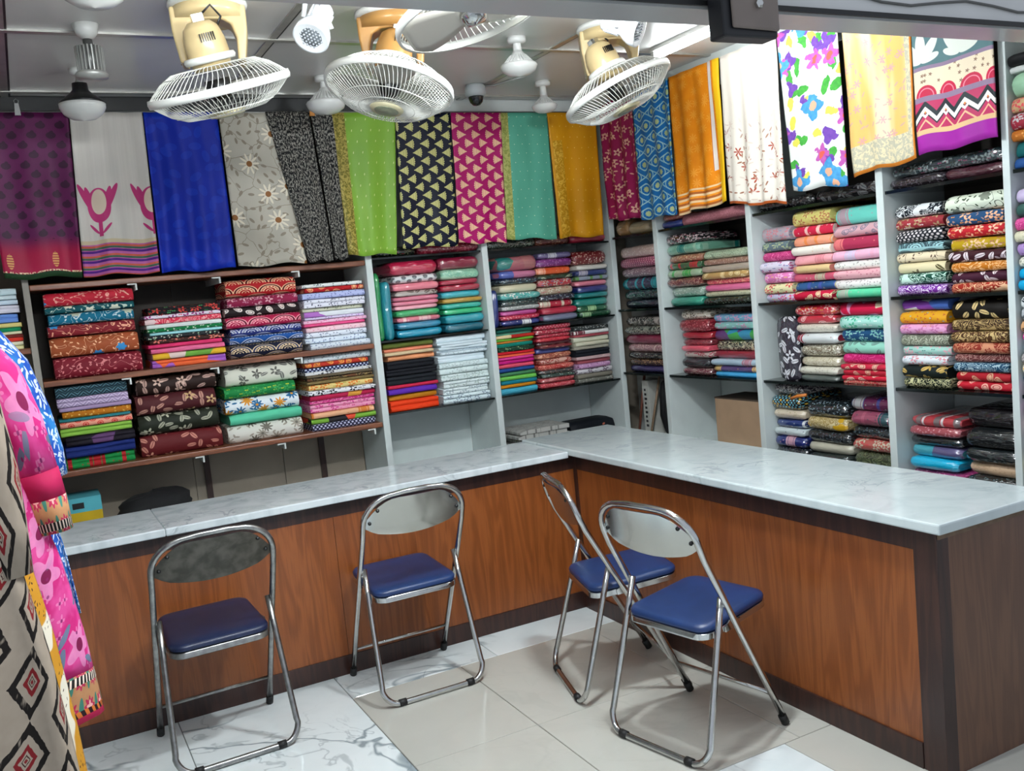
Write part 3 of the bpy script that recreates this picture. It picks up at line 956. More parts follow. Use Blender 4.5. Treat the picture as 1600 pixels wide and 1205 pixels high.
  (0.0405, 'scatter d8d0c0 b8b0a0 ffffff', 'cream'),
  (0.0536, 'band e0e4e4 a02840 e0e4e4', 'white red-scallop'),
  (0.0581, 'damask 807460 d8d4c0 302c28', 'brown cream embroidered'),
  (0.0451, 'damask d0c8b0 a89c80 ffffff', 'cream printed'),
  (0.0393, 'scatter d8d4c4 b8b0a0 ffffff', 'ivory'),
  (0.0335, 'plain 505854 ffffff ffffff', 'slate grey'),
 ]),
 ('R', 'bolt', -1.143, -0.873, 1.042, 'on middle shelf under the peach drape', [
  (0.0594, 'patch d81c48 e898c0 e8d0b0', 'crimson pink floral'),
  (0.0568, 'flower a8dcd0 48b890 e8f0e8', 'aqua white floral'),
  (0.0582, 'flower 1c4870 80b8b0 a8d0c8', 'navy teal floral'),
  (0.0528, 'leaf 90ccb8 688880 ffffff', 'mint leaf-print'),
  (0.0445, 'damask b81860 d84888 ffffff', 'magenta printed'),
  (0.0251, 'paisley c02840 d8b098 ffffff', 'red paisley'),
  (0.0251, 'paisley b82438 d0a088 ffffff', 'red gold paisley'),
  (0.0223, 'paisley c42038 e0b8a8 ffffff', 'scarlet paisley'),
  (0.0168, 'damask b83038 d0a890 ffffff', 'red brown'),
 ]),
 ('R', 'pack', -0.629, -0.418, 0.655, 'on bottom shelf under the cream red-flowered drape', [
  (0.0543, 'damask 383038 c8c4c0 a0a0b0', 'black silver swirl'),
  (0.0680, 'dots 16181c 70b8c8 e8c048', 'black multicolour-dotted'),
  (0.0485, 'scatter d8c8b0 c0b090 ffffff', 'beige'),
  (0.0440, 'band 203878 c8ccd0 203878', 'blue'),
  (0.0380, 'band c8d4d4 404858 c8d4d4', 'pale grey'),
  (0.0563, 'band 202c70 d0a0b0 202c70', 'navy pink-banded'),
  (0.0579, 'scatter 202428 606870 ffffff', 'black bagged'),
 ]),
 ('R', 'pack', -0.896, -0.633, 0.655, 'on bottom shelf under the watercolour-flower drape', [
  (0.0743, 'scatter 1c2428 8898a0 ffffff', 'black shiny'),
  (0.0625, 'damask a89058 d8c898 d8a820', 'gold brown printed'),
  (0.0597, 'scatter 1c2226 586068 ffffff', 'plain black'),
  (0.0508, 'plain c0bca8 ffffff ffffff', 'pale beige'),
  (0.0509, 'plain 202a2a ffffff ffffff', 'dark grey'),
 ]),
 ('R', 'pack', -1.143, -0.904, 0.655, 'on bottom shelf under the peach drape', [
  (0.0644, 'band 602048 a8a8a8 303880', 'maroon and silver'),
  (0.0646, 'band 984860 204850 b05870', 'rose and teal'),
  (0.0572, 'scatter 1c2428 506068 ffffff', 'black dotted'),
  (0.0573, 'flower b85850 c8c0a8 d03848', 'red cream floral'),
  (0.0876, 'damask 38402c 687050 ffffff', 'dark olive'),
 ]),
 ('R', 'bolt', -1.437, -1.203, 1.420, 'on upper shelf under peach-teal drape seam', [
  (0.0523, 'damask 182028 e8ecec ffffff', 'black white-scroll'),
  (0.0472, 'flower 983038 b09870 e8d8d8', 'brick red floral'),
  (0.0512, 'dots 181c24 d8d0d0 c0b8b8', 'black rosette-dotted'),
  (0.0408, 'scallop a0ccd0 385058 486068', 'aqua scroll-print'),
  (0.0408, 'vine e0d0b0 604838 805840', 'cream brown-vine'),
  (0.0435, 'leaf dcd0a8 585030 706048', 'cream leaf-print'),
  (0.0449, 'damask 104838 c8e8d8 ffffff', 'dark green white-scroll'),
  (0.0449, 'damask 782c98 ecd8f4 ffffff', 'purple white-scroll'),
 ]),
 ('R', 'bolt', -1.699, -1.450, 1.420, 'on upper shelf under the teal lotus drape', [
  (0.0685, 'vine dce4d0 384830 808878', 'cream black-vine'),
  (0.0490, 'flower 204870 e8b088 d88838', 'blue peach-floral'),
  (0.0479, 'flower b81c28 e8c0a0 d88858', 'red floral'),
  (0.0480, 'flower b89818 e8c0a0 a86858', 'mustard floral'),
  (0.0419, 'leaf 3c1820 d8ccd0 a898a0', 'maroon tulip-print'),
  (0.0395, 'damask c07018 f0c088 ffffff', 'orange printed'),
  (0.0395, 'leaf 40182c d8ccd0 a898a0', 'plum tulip-print'),
  (0.0396, 'damask 982418 e8b890 ffffff', 'brick red printed'),
 ]),
 ('R', 'bolt', -1.439, -1.205, 1.042, 'on middle shelf under peach-teal drape seam', [
  (0.0458, 'patch c8d0d8 4060a8 783c98', 'white blue purple patchwork'),
  (0.0521, 'scatter e0a020 c04838 a8b8a0', 'yellow sprigged'),
  (0.0422, 'flower e0a0c8 c878a8 d08878', 'pink floral'),
  (0.0485, 'damask 707464 b0b4a0 ffffff', 'grey green'),
  (0.0386, 'flower a0ccc0 e0a8b0 609088', 'mint pink-floral'),
  (0.0399, 'flower dce0e4 d89098 a0b0b8', 'white pink-floral'),
  (0.0512, 'leaf 141c1c c8a860 b89850', 'black gold-motif'),
  (0.0426, 'damask 20281c c0bc90 ffffff', 'black cream-scroll'),
 ]),
 ('R', 'bolt', -1.692, -1.449, 1.042, 'on middle shelf under the teal lotus drape', [
  (0.0730, 'leaf 16120e e0c488 887858', 'black gold-leaf'),
  (0.0446, 'damask 402c18 b89c68 ffffff', 'brown gold printed'),
  (0.0447, 'damask 4c3018 c0a470 ffffff', 'bronze printed'),
  (0.0435, 'damask 882c20 c88868 ffffff', 'rust printed'),
  (0.0348, 'damask 602c2c b08880 ffffff', 'mauve brown printed'),
  (0.0361, 'damask 1c4864 a0b8c0 ffffff', 'teal blue printed'),
  (0.0362, 'paisley a81c28 d0a080 ffffff', 'red beige paisley'),
  (0.0375, 'paisley b41c2c e8a898 ffffff', 'red cream paisley'),
 ]),
 ('R', 'pack', -1.469, -1.217, 0.655, 'on bottom shelf under peach-teal drape seam', [
  (0.0433, 'check b83840 786868 d8d0d0', 'red grey check'),
  (0.0379, 'scatter a04850 c88890 ffffff', 'rose'),
  (0.0434, 'plain 1e2426 ffffff ffffff', 'black'),
  (0.0489, 'patch 40a0b0 605880 d09888', 'blue peach check'),
  (0.0490, 'plain 10b0d8 ffffff ffffff', 'bright turquoise'),
  (0.0490, 'scatter 983068 d070a0 ffffff', 'magenta'),
 ]),
 ('R', 'pack', -1.719, -1.481, 0.655, 'on bottom shelf under the teal lotus drape', [
  (0.0771, 'plain 181418 ffffff ffffff', 'black plastic-bagged'),
  (0.0800, 'plain 161a1c ffffff ffffff', 'glossy black'),
  (0.0539, 'plain 1a2224 ffffff ffffff', 'black'),
  (0.0568, 'scatter d0b090 c0a080 ffffff', 'beige'),
  (0.0527, 'scatter 202424 607070 ffffff', 'black net'),
 ]),
 ('R', 'bolt', -1.961, -1.754, 1.420, 'on upper shelf beside the end white divider', [
  (0.0507, 'plain c8b8d8 ffffff ffffff', 'pale lilac'),
  (0.0508, 'plain 345850 ffffff ffffff', 'grey green'),
  (0.0460, 'damask b83478 d868a0 ffffff', 'magenta'),
  (0.0412, 'scatter d0ccb0 b8b498 ffffff', 'cream'),
  (0.0486, 'scatter a888c0 805898 ffffff', 'lilac'),
  (0.0414, 'dots d8d4c4 a8a898 a0a090', 'white dotted'),
  (0.0414, 'plain 10a0d0 ffffff ffffff', 'bright cyan'),
  (0.0415, 'plain 0e98c8 ffffff ffffff', 'deep cyan'),
 ]),
 ('R', 'bolt', -1.970, -1.754, 1.042, 'on middle shelf beside the end white divider', [
  (0.0446, 'leaf d8dcdc 202830 ffffff', 'white black-leaf'),
  (0.0424, 'leaf b0b4b8 606870 ffffff', 'grey leaf-print'),
  (0.0447, 'leaf c8986c 281c18 ffffff', 'orange black-print'),
  (0.0358, 'damask b82878 e888b8 ffffff', 'magenta printed'),
  (0.0381, 'plain a8c4d4 ffffff ffffff', 'pale blue'),
  (0.0382, 'damask b0a8a8 888080 ffffff', 'taupe'),
  (0.0382, 'flower d8ccb0 d8a030 ffffff', 'cream yellow-floral'),
  (0.0360, 'damask 1c5480 4880a0 ffffff', 'ocean blue'),
  (0.0428, 'plain d890b8 ffffff ffffff', 'rose pink'),
 ]),
 ('R', 'pack', -1.958, -1.754, 0.655, 'on bottom shelf beside the end white divider', [
  (0.0704, 'plain b04898 ffffff ffffff', 'orchid'),
  (0.0760, 'plain b87878 ffffff ffffff', 'dusty rose'),
  (0.0707, 'plain 303038 ffffff ffffff', 'charcoal'),
  (0.0763, 'plain c8b060 ffffff ffffff', 'gold'),
  (0.0765, 'plain 404848 ffffff ffffff', 'slate'),
 ]),
 ('R', 'bolt', -1.976, -1.754, 1.850, 'on top shelf beside the teal lotus drape', [
  (0.0409, 'plain 121214 ffffff ffffff', 'plain black'),  # black item added to stand for the dark space above this stack
  (0.0237, 'plain c8ccc8 ffffff ffffff', 'plain white'),  # pale item added in place of a white shelf strip
  (0.0820, 'plain 90b898 ffffff ffffff', 'sage green'),
  (0.0540, 'flower b89870 c84850 ffffff', 'tan red-flowered'),
  (0.0585, 'flower 902838 b0b0b0 ffffff', 'red grey-floral'),
  (0.0390, 'scatter a86020 d89850 ffffff', 'burnt orange'),
  (0.0565, 'plain 105858 ffffff ffffff', 'deep teal'),
  (0.0392, 'plain 204880 ffffff ffffff', 'denim blue'),
 ]),
 ('B', 'fold', -2.547, -2.294, 1.548, 'beside the blue leaf-print tunic', [
  (0.0310, 'plain d0e4e8 ffffff ffffff', 'pale blue white'),
  (0.0198, 'plain d8e8ec ffffff ffffff', 'white'),
  (0.0226, 'plain d0e0ec ffffff ffffff', 'bluish white'),
  (0.0368, 'plain e0dce8 ffffff ffffff', 'lavender white'),
  (0.0425, 'plain 6890d8 ffffff ffffff', 'cornflower blue'),
  (0.0227, 'plain e0cc80 ffffff ffffff', 'straw yellow'),
  (0.0170, 'plain 108050 ffffff ffffff', 'green'),
  (0.0142, 'plain e8e0b8 ffffff ffffff', 'cream'),
  (0.0142, 'plain 702820 ffffff ffffff', 'brown'),
  (0.0171, 'plain d83828 ffffff ffffff', 'red'),
  (0.0199, 'plain ece8c8 ffffff ffffff', 'ivory'),
  (0.0171, 'plain e0dca0 ffffff ffffff', 'pale yellow'),
 ]),
]
# ------------------------------------------------------------------ folded cloth on the shelves
ORD = ['topmost', 'second down', 'third down', 'fourth down', 'fifth down', 'sixth down', 'seventh down', 'eighth down', 'ninth down', 'tenth down',
       'eleventh down', 'twelfth down', 'thirteenth down', 'fourteenth down', 'fifteenth down', 'sixteenth down', 'seventeenth down', 'eighteenth down']
NOUN = dict(bolt=('fabric_bolt', 'fabric bolt', 'bolt'), fold=('folded_cloth', 'folded cloth', 'cloth'), pack=('packed_cloth', 'packed cloth', 'pack'))
def cloth_geo(kind, w, h, d, rnd):
    """folded cloth: x across, y into the shelf, z up; origin at the middle of the bottom front edge"""
    n = 1
    if kind == 'fold': n = max(1, min(3, int(round(h / 0.024))))
    elif kind == 'bolt' and h > 0.075: n = 1
    r = min(0.5 * h / n, 0.034) * (0.9 if kind != 'fold' else 0.8)
    con = [(d, 0.0), (d * 0.55, 0.0), (r, 0.0)]
    for i in range(n):
        z0, z1 = h * i / n, h * (i + 1) / n
        dx = rnd.uniform(0, 0.006)
        for a in (0.2, 0.4, 0.6, 0.8):
            th = PI * (a - 0.5)
            con.append((r + dx - (r) * math.cos(th), (z0 + z1) / 2 + (z1 - z0) / 2 * math.sin(th) * 0.96))
        if i < n - 1: con.append((r + dx + 0.003, z1))
    con += [(r, h), (d * 0.55, h), (d, h)]
    K = 9
    st_ = [0, 0.035, 0.12, 0.28, 0.5, 0.72, 0.88, 0.965, 1.0]
    seed = rnd.uniform(0, 900)
    V = []; UV = []; F = []
    u0 = rnd.uniform(0, 30); v0 = rnd.uniform(0, 30)
    m_ = len(con)
    for s in st_:
        e = min(s, 1 - s) * w
        if kind == 'pack':
            t = min(1.0, e / 0.032); t = math.sqrt(max(0.0, 1 - (1 - t) ** 2))
            f = 0.60 + 0.40 * t; push = (1 - t) * 0.014
        else:
            t = min(1.0, e / 0.018); f = 0.86 + 0.14 * t; push = (1 - t) * 0.010
        arc = 0.0
        for j, (y, z) in enumerate(con):
            if j: arc += math.hypot(y - con[j - 1][0], z - con[j - 1][1])
            zz = h / 2 + (z - h / 2) * f if kind == 'pack' else z * (0.5 + 0.5 * f)
            front = max(0.0, 1 - y / 0.08)
            yy = y + push * front + front * 0.013 * (noise.noise((s * w * 9, seed, z * 14)) + 0.5)
            sag = 0.24 * h * (0.5 + 0.5 * noise.noise((s * w * 7, seed + 5, 0))) * front
            zz -= sag * (zz / h) * (0.8 if z > h * 0.6 else 0.2)
            V.append(((s - 0.5) * w, yy, max(0.0, zz)))
            UV.append((u0 + s * w, v0 + arc))
    for i in range(len(st_) - 1):
        for j in range(m_ - 1):
            F.append((i * m_ + j, (i + 1) * m_ + j, (i + 1) * m_ + j + 1, i * m_ + j + 1))
        F.append((i * m_ + m_ - 1, (i + 1) * m_ + m_ - 1, (i + 1) * m_, i * m_))
    for side in (0, len(st_) - 1):
        b = len(V)
        for j in range(m_):
            V.append(V[side * m_ + j]); UV.append((u0 + con[j][0] * 0.4, v0 + con[j][1]))
        F.append(tuple(range(b, b + m_)) if side == 0 else tuple(range(b + m_ - 1, b - 1, -1)))
    return V, F, UV
NS = 0
def cloth_item(kind, w, h, d, spec, loc, rz, label, group):
    global NS
    NS += 1
    rnd = random.Random(NS * 17 + 3)
    pat, c1, c2, c3 = spec
    V, F, UV = cloth_geo(kind, w, h, d, rnd)
    o = mobj(NOUN[kind][0], V, F, cloth_mat(pat, c1, c2, c3, kind), None, True, UV, loc)
    o.rotation_euler = (0, 0, rz)
    tag(o, label, NOUN[kind][1], group)
    return o
for plane, kind, a, b, zb, where, items in STACKS:
    z = zb + 0.0005
    n = len(items)
    for idx in range(n - 1, -1, -1):
        h, spec, desc = items[idx]
        rnd = random.Random(idx * 7 + int(abs(a) * 1000))
        w = abs(b - a) - 0.004
        w *= rnd.uniform(0.925, 1.0)
        c = (a + b) / 2 + rnd.uniform(-1, 1) * (abs(b - a) - w - 0.003) * 0.5
        fo = rnd.uniform(0.0, 0.028) + (0.0 if kind != 'pack' else 0.004)
        label = '%s %s, %s %s' % (desc, NOUN[kind][2], ORD[idx], where)
        rz = rnd.uniform(-0.022, 0.022) if w < 0.30 else rnd.uniform(-0.008, 0.008)
        if a < -1.9 and plane == 'R': rz = 0.0
        if plane == 'B':
            loc = (c, YS + 0.012 + fo, z); r0 = rz
        else:
            loc = (XR + 0.018 + fo - (0.036 if a < -1.9 else 0.0), c, z); r0 = -PI / 2 + rz
        cloth_item(kind, w, h - 0.0006, 0.30, spec.split(), loc, r0, label, 'cloths stacked ' + where)
        z += h

# packs lying on the top boards, half hidden by the drape hems
def lay(plane, kind, a, b, z, h, spec, label, front=0.0, d=0.30):
    w = abs(b - a); c = (a + b) / 2
    loc = (c, YS + 0.015 + front, z) if plane == 'B' else (XR + 0.02 + front, c, z + 0.015)
    return cloth_item(kind, w, h, d, spec.split(), loc, 0 if plane == 'B' else -PI / 2, label, 'packs on the top boards')
TB = 1.8355
lay('B', 'pack', -0.60, -0.37, TB, 0.055, 'flower 20281e 707858 a04048', 'black floral pack lying on top board under the green drape')
lay('B', 'pack', -0.36, 0.004, TB, 0.062, 'scatter 8c1830 d07080 ffffff', 'maroon plastic pack lying on top board under the navy fan-print drape')
lay('B', 'pack', 0.05, 0.37, TB, 0.055, 'damask 26302a 788070 ffffff', 'dark green pack lying on top board under the mint drape')
lay('B', 'pack', 0.375, 0.60, TB, 0.062, 'scatter 6a3028 c09070 ffffff', 'rust sequinned pack lying on top board under the mustard drape')
lay('B', 'pack', 0.605, 0.855, TB, 0.058, 'plain b02840 ffffff ffffff', 'plain crimson pack lying on top board under the mustard drape')
lay('R', 'pack', 0.46, 0.66, TB, 0.075, 'plain b8a888 ffffff ffffff', 'beige plastic pouch lying on top board under the maroon drape')
lay('R', 'pack', 0.665, 0.79, TB, 0.10, 'plain b08858 ffffff ffffff', 'tan brown pouch standing on top board beside the mustard drape')
lay('R', 'pack', 0.17, 0.335, TB, 0.042, 'plain 243478 ffffff ffffff', 'navy pack lying on top board under the blue trellis drape')
lay('R', 'pack', 0.18, 0.33, TB + 0.043, 0.036, 'scatter b06050 d09878 ffffff', 'orange brown pack lying on the navy pack')
lay('R', 'bolt', -0.365, 0.165, TB, 0.062, 'damask a86870 c08088 ffffff', 'long mauve cloth lying on top board under the orange drape')
lay('R', 'pack', -0.78, -0.42, TB, 0.055, 'scatter 1c1c1e 585858 ffffff', 'black plastic pack lying on top board under the watercolour-flower drape')
lay('R', 'pack', -1.15, -0.79, TB, 0.058, 'leaf 1c1a1c 606060 ffffff', 'black leaf-motif pack lying on top board under the peach drape')
lay('R', 'pack', -1.46, -1.205, TB, 0.045, 'scatter 241c22 605860 ffffff', 'dark plum pack lying on top board beside the peach drape')
lay('R', 'pack', -1.715, -1.465, TB, 0.045, 'plain 48202c ffffff ffffff', 'wine plastic pack lying on top board under the teal lotus drape')
lay('R', 'pack', -1.71, -1.21, TB + 0.046, 0.05, 'flower 1c2c30 707878 804058', 'black grey-flowered pack lying on the wine plastic pack')

# packs stood on edge at the ends of stacks
def upright(plane, a, b, z, h, spec, label, d=0.26):
    """pack standing on its edge"""
    w = abs(b - a)
    o = cloth_item('pack', h, w, d, spec.split(), (0, 0, 0), 0, label, 'packs stood on edge')
    M = Matrix.Rotation(-PI / 2, 4, 'Y')
    for v in o.data.vertices: v.co = M @ v.co
    zs = min(v.co.z for v in o.data.vertices); xs = [v.co.x for v in o.data.vertices]; xm = (min(xs) + max(xs)) / 2
    for v in o.data.vertices: v.co.z -= zs; v.co.x -= xm
    c = (a + b) / 2
    if plane == 'B': o.location = (c, YS + 0.02, z)
    else:
        o.location = (XR + 0.025, c, z); o.rotation_euler = (0, 0, -PI / 2)
    return o
upright('B', -0.631, -0.594, 1.3955, 0.36, 'plain 128a48 ffffff ffffff', 'green plastic pack stood on edge against the white divider')
upright('B', -0.592, -0.534, 1.3955, 0.31, 'plain 1c8c9c ffffff ffffff', 'teal plastic pack stood on edge beside the green one')
upright('B', 0.048, 0.100, 1.3955, 0.21, 'plain 24387c ffffff ffffff', 'navy plastic pack stood on edge against the white divider')
upright('R', -0.628, -0.475, 1.0425, 0.305, 'leaf 2a2434 d8d8dc e0e0e4', 'black and white embroidered pack stood on edge beside red pouches', d=0.05)

# ------------------------------------------------------------------ hanging drapes
def fin(b, col, rough=0.6, sheen=0.1, h=None, bs=0.2):
    T.links.new(col, b.inputs['Base Color'])
    b.inputs['Roughness'].default_value = rough
    b.inputs['Specular IOR Level'].default_value = 0.22
    if h is not None: bump(b, h, bs, 0.004)
def vorleaf(u, v, S, rx, ry, off=0.0, keep=0.0):
    p, q, a, b = vloc(u * S + off, v * S + off * 0.7, 0.9)
    pr, qr = rot(p, q, a * 6.28)
    return ell(pr, qr, 0, 0, rx, ry) * (b > keep)
def vorflow(u, v, S, n, R, off=0.0, keep=0.0, dep=0.3, rand=0.9):
    p, q, a, b = vloc(u * S + off, v * S + off * 0.6, rand)
    return petals(p, q, n, R, dep) * (b > keep), (hyp(p, q) < R * 0.28) * (b > keep)

def d_purple(b, W, H):
    u, v = uvxy()
    p, q, i, j = brick(u, v, 0.074, 0.043)
    dot = mx(ell(p, q, 0, -0.06, 0.26, 0.34), ell(p, q, 0.05, 0.22, 0.10, 0.2)) * (v > 0.165)
    col = mixc('a0143e', '561246', ss(v, 0.10, 0.19))
    col = mixc(col, '34102c', dot)
    lu = fr((u + 0.06) / 0.19) - 0.5
    lf = ell(lu, v, 0, 0.075, 0.075, 0.034) * inv(ab(fr(v * 90) - 0.5) < 0.18)
    col = mixc(col, 'd8a060', lf)
    col = mixc(col, '1c3a1e', v < 0.024)
    col = mixc(col, 'e0c8a0', rng(v, 0.024, 0.031) * (noi(u, v, 120) > 0.5))
    fin(b, col, 0.5, 0.1)
def d_red(b, W, H):
    u, v = uvxy(); fin(b, mixc('b02818', '8c1c14', noi(u, v, 12)), 0.6)
def d_tulip(b, W, H):
    u, v = uvxy()
    lu = fr((u + 0.0225) / 0.225) - 0.5
    uu = lu * 0.225; vv = v - 0.315
    def pe(ox, oy, rx, ry, ang):
        ca, sa = math.cos(ang), math.sin(ang)
        x = (uu - ox) * ca + (vv - oy) * sa; y = (vv - oy) * ca - (uu - ox) * sa
        return ell(x, y, 0, 0, rx, ry)
    cup = ell(uu, vv, 0, 0, 0.050, 0.078)
    pet = mx(mx(pe(0.052, 0.030, 0.013, 0.075, -0.45), pe(0.034, 0.010, 0.015, 0.078, -0.25)), mx(pe(-0.052, 0.030, 0.013, 0.075, 0.45), pe(-0.034, 0.010, 0.015, 0.078, 0.25)))
    mid = ell(uu, vv, 0, 0.015, 0.031, 0.056)
    stem = (ab(uu) < 0.008) * rng(vv, -0.14, -0.06) + mx(pe(0.026, -0.105, 0.006, 0.030, -0.7), pe(-0.026, -0.105, 0.006, 0.030, 0.7))
    col = mixc('d6d0c8', 'c4beb6', noi(u * 90, v * 2, 1.0))
    col = mixc(col, 'b83470', mx(mx(cup, pet), stem))
    col = mixc(col, 'd8c4b0', mid)
    k = fr((v - 0.004) / 0.044)
    s = v < 0.142
    col = mixc(col, 'b05c98', s)
    col = mixc(col, '4a1c78', s * rng(k, 0.26, 0.50))
    col = mixc(col, '3c6048', s * rng(k, 0.58, 0.80))
    col = mixc(col, 'c05838', s * (k > 0.82))
    col = mixc(col, 'c8b898', rng(v, 0.142, 0.160))
    fin(b, col, 0.6)
def d_blue(b, W, H):
    u, v = uvxy()
    lf = vorleaf(u, v, 14, 0.4, 0.24)
    fin(b, mixc(mixc('0828a4', '061e90', noi(u * 8, v * 1.5, 1.0)), '1038b4', lf * 0.6), 0.5)
def d_beige(b, W, H):
    u, v = uvxy()
    lf = vorleaf(u, v, 24, 0.36, 0.16, 3.0, 0.3)
    f, c = vorflow(u, v, 7.0, 10, 0.36, 1.4, 0.25, 0.34)
    d = vor(u * 10 + noi(u, v, 14) * 0.8, v * 10, 1.0, 'DISTANCE_TO_EDGE')
    ln = X(d.outputs['Distance']) < 0.014
    col = mixc('bcb6a8', 'a8a294', noi(u, v, 7))
    col = mixc(col, '8a8070', mx(lf, ln)); col = mixc(col, 'ddd4c0', f); col = mixc(col, '8a5a2c', c)
    fin(b, col, 0.55, 0.1, mx(lf, f))
def d_tweed(b, W, H):
    u, v = uvxy()
    n1 = noi(u * 160, v * 70, 1.0, 3.0)
    n2 = noi(u * 520, v * 180, 1.0, 1.0)
    col = mixc('161618', 'a8a49a', ss(n1, 0.44, 0.60) * ss(n2, 0.40, 0.55))
    fin(b, col, 0.8, 0.1, n1, 0.4)
def d_green(b, W, H):
    u, v = uvxy()
    p, q, i, j = brick(u, v, 0.045, 0.055)
    dash = ell(p - q * 0.2, q, 0, 0, 0.045, 0.11)
    col = mixc('6e9c2c', '86b040', noi(u * 9, v * 3, 1.0))
    col = mixc(col, 'c8d488', dash)
    gd = noi(u, v, 70, 2, 1.0)
    col = mixc(col, mixc('6a6420', 'a8984c', ss(gd, 0.4, 0.6)), u < 0.062)
    fin(b, col, 0.42, 0.1)
def d_fan(base, fan, hi, flip=1.0):
    def f(b, W, H):
        u, v = uvxy()
        u = u * flip
        A = []; B = []
        for ox, oy in ((0.0, 0.0), (0.042, 0.045)):       # two interleaved lattices of fans
            x = (fr((u + ox) / 0.084) - 0.44) * 0.084 / 0.050; y = (fr((v + oy) / 0.090) - 0.5) * 0.090 / 0.050
            pp = x + 0.62
            th = at2(y, pp); r = hyp(pp, y)
            fan_ = (ab(th) < 0.50) * (r < (1.0 + 0.04 * cos(th * 26.0))) * (r > 0.10)
            A.append(mx(fan_, ell(pp, y, 0.05, 0, 0.07, 0.05)))
            B.append(fan_ * mx(rng(fr(r * 3.6), 0.0, 0.10) * (r > 0.3), rng(r, 0.88, 0.91)))
        col = mixc(base, fan, mx(A[0], A[1]))
        col = mixc(col, hi, mx(B[0], B[1]))
        fin(b, col, 0.42, 0.1)
    return f
def d_mint(b, W, H):
    u, v = uvxy()
    p, q, i, j = brick(u, v, 0.05, 0.05)
    col = mixc('4c9c84', '62b49a', noi(u * 9, v * 2, 1.0))
    col = mixc(col, 'c0dcc0', hyp(p, q) < 0.055)
    gd = noi(u, v, 60, 2, 1.0)
    col = mixc(col, mixc('8a9448', 'b4b468', ss(gd, 0.4, 0.6)), u < 0.045)
    fin(b, col, 0.42)
def d_mustard(b, W, H):
    u, v = uvxy()
    p, q, i, j = brick(u, v, 0.045, 0.06)
    col = mixc('c88408', 'd89a18', noi(u * 9, v * 2, 1.0))
    col = mixc(col, 'ecc870', hyp(p, q) < 0.05)
    gd = noi(u, v, 45, 2, 1.5)
    col = mixc(col, mixc('b88410', 'dcae40', ss(gd, 0.45, 0.6)), rng(u, 0.015, 0.075) * (v < 0.55))
    fin(b, col, 0.42)
def d_maroon(b, W, H):
    u, v = uvxy()
    f, c = vorflow(u, v, 15, 5, 0.34, 0.7, 0.15, 0.30)
    lf = vorleaf(u, v, 26, 0.34, 0.10, 2.2, 0.4)
    col = mixc('8a1440', '9c1a58', noi(u * 14, v * 1.5, 1.0))
    col = mixc(col, 'd8a890', mx(f, lf)); col = mixc(col, '8a1440', c)
    fin(b, col, 0.42)
def d_trellis(b, W, H):
    u, v = uvxy()
    p, q, i, j = brick(u, v, 0.105, 0.066)
    d1 = ab(ab(p) + ab(q) - 0.5)
    ln = (d1 < 0.055) * inv(ab(fr((p - q) * 6.0) - 0.5) < 0.10)
    ring = rng(hyp(p, q * 0.63), 0.25, 0.29)
    med = petals(p, q * 0.63, 8, 0.15, 0.10)
    col = mixc('1a68ac', '2078bc', noi(u * 12, v * 2, 1.0))
    col = mixc(col, 'a8d0d0', mx(ln, ring)); col = mixc(col, 'bcc890', med)
    fin(b, col, 0.42)
def d_orange(b, W, H):
    u, v = uvxy()
    f, c = vorflow(u, v, 17, 8, 0.40, 0.2, 0.0, 0.5)
    col = mixc('e07c08', 'ee9418', noi(u, v, 22, 3))
    col = mixc(col, 'f4b048', f * 0.55)
    k = fr(v / 0.032)
    col = mixc(col, mixc('b06028', 'ecc898', k < 0.35), (v < 0.105) * (k < 0.7))
    col = mixc(col, 'e8dcd0', rng(u, W * 0.78, W * 0.86) * (v > 0.17))
    col = mixc(col, 'c06830', (rng(u, W * 0.775, W * 0.785) + rng(u, W * 0.855, W * 0.865)) * (v > 0.17))
    col = mixc(col, 'f0bc18', (u > W * 0.90))
    fin(b, col, 0.6)
def d_cream(b, W, H):
    u, v = uvxy()
    g = inv(ss(v, 0.26, 0.44))
    f, c = vorflow(u, v, 15, 6, 0.36, 0.9, 0.25, 0.45)
    lf = vorleaf(u, v, 30, 0.36, 0.11, 1.1, 0.35)
    blot = ss(noi(u, v, 13, 2), 0.42, 0.52)
    col = mixc('e6ddd0', 'd8cabc', lf * g)
    col = mixc(col, 'a84c38', f * g * blot); col = mixc(col, 'a07058', lf * g * blot)
    col = mixc(col, 'c8642c', v < 0.012)
    fin(b, col, 0.65)
def d_water(b, W, H):
    u, v = uvxy()
    wob = noi(u, v, 24, 3) * 0.045
    uu = u + wob; vv = v + wob
    f1, c1 = vorflow(uu, vv, 6.2, 4, 0.40, 0.3, 0.40, 0.22)
    f2, c2 = vorflow(uu, vv, 7.5, 5, 0.36, 4.1, 0.52, 0.25)
    f3, c3 = vorflow(uu, vv, 8.5, 3, 0.36, 7.7, 0.50, 0.25)
    l1 = vorleaf(uu, vv, 10.5, 0.40, 0.20, 2.9, 0.50)
    l2 = vorleaf(uu, vv, 12, 0.36, 0.22, 5.5, 0.72)
    br = noi(u, v, 55, 3)
    col = mixc('e8e8e8', 'd8dcd0', noi(u, v, 6))
    col = mixc(col, mixc('2c8038', '58b848', br), l1)
    col = mixc(col, 'd8d058', l2)
    col = mixc(col, mixc('4c2c90', '8858b0', br), f3)
    col = mixc(col, mixc('a83c98', 'c870b8', br), f2); col = mixc(col, 'e06050', c2)
    col = mixc(col, mixc('2c70b0', '5cb0dc', br), f1); col = mixc(col, 'e0a888', c1)
    fin(b, col, 0.65)
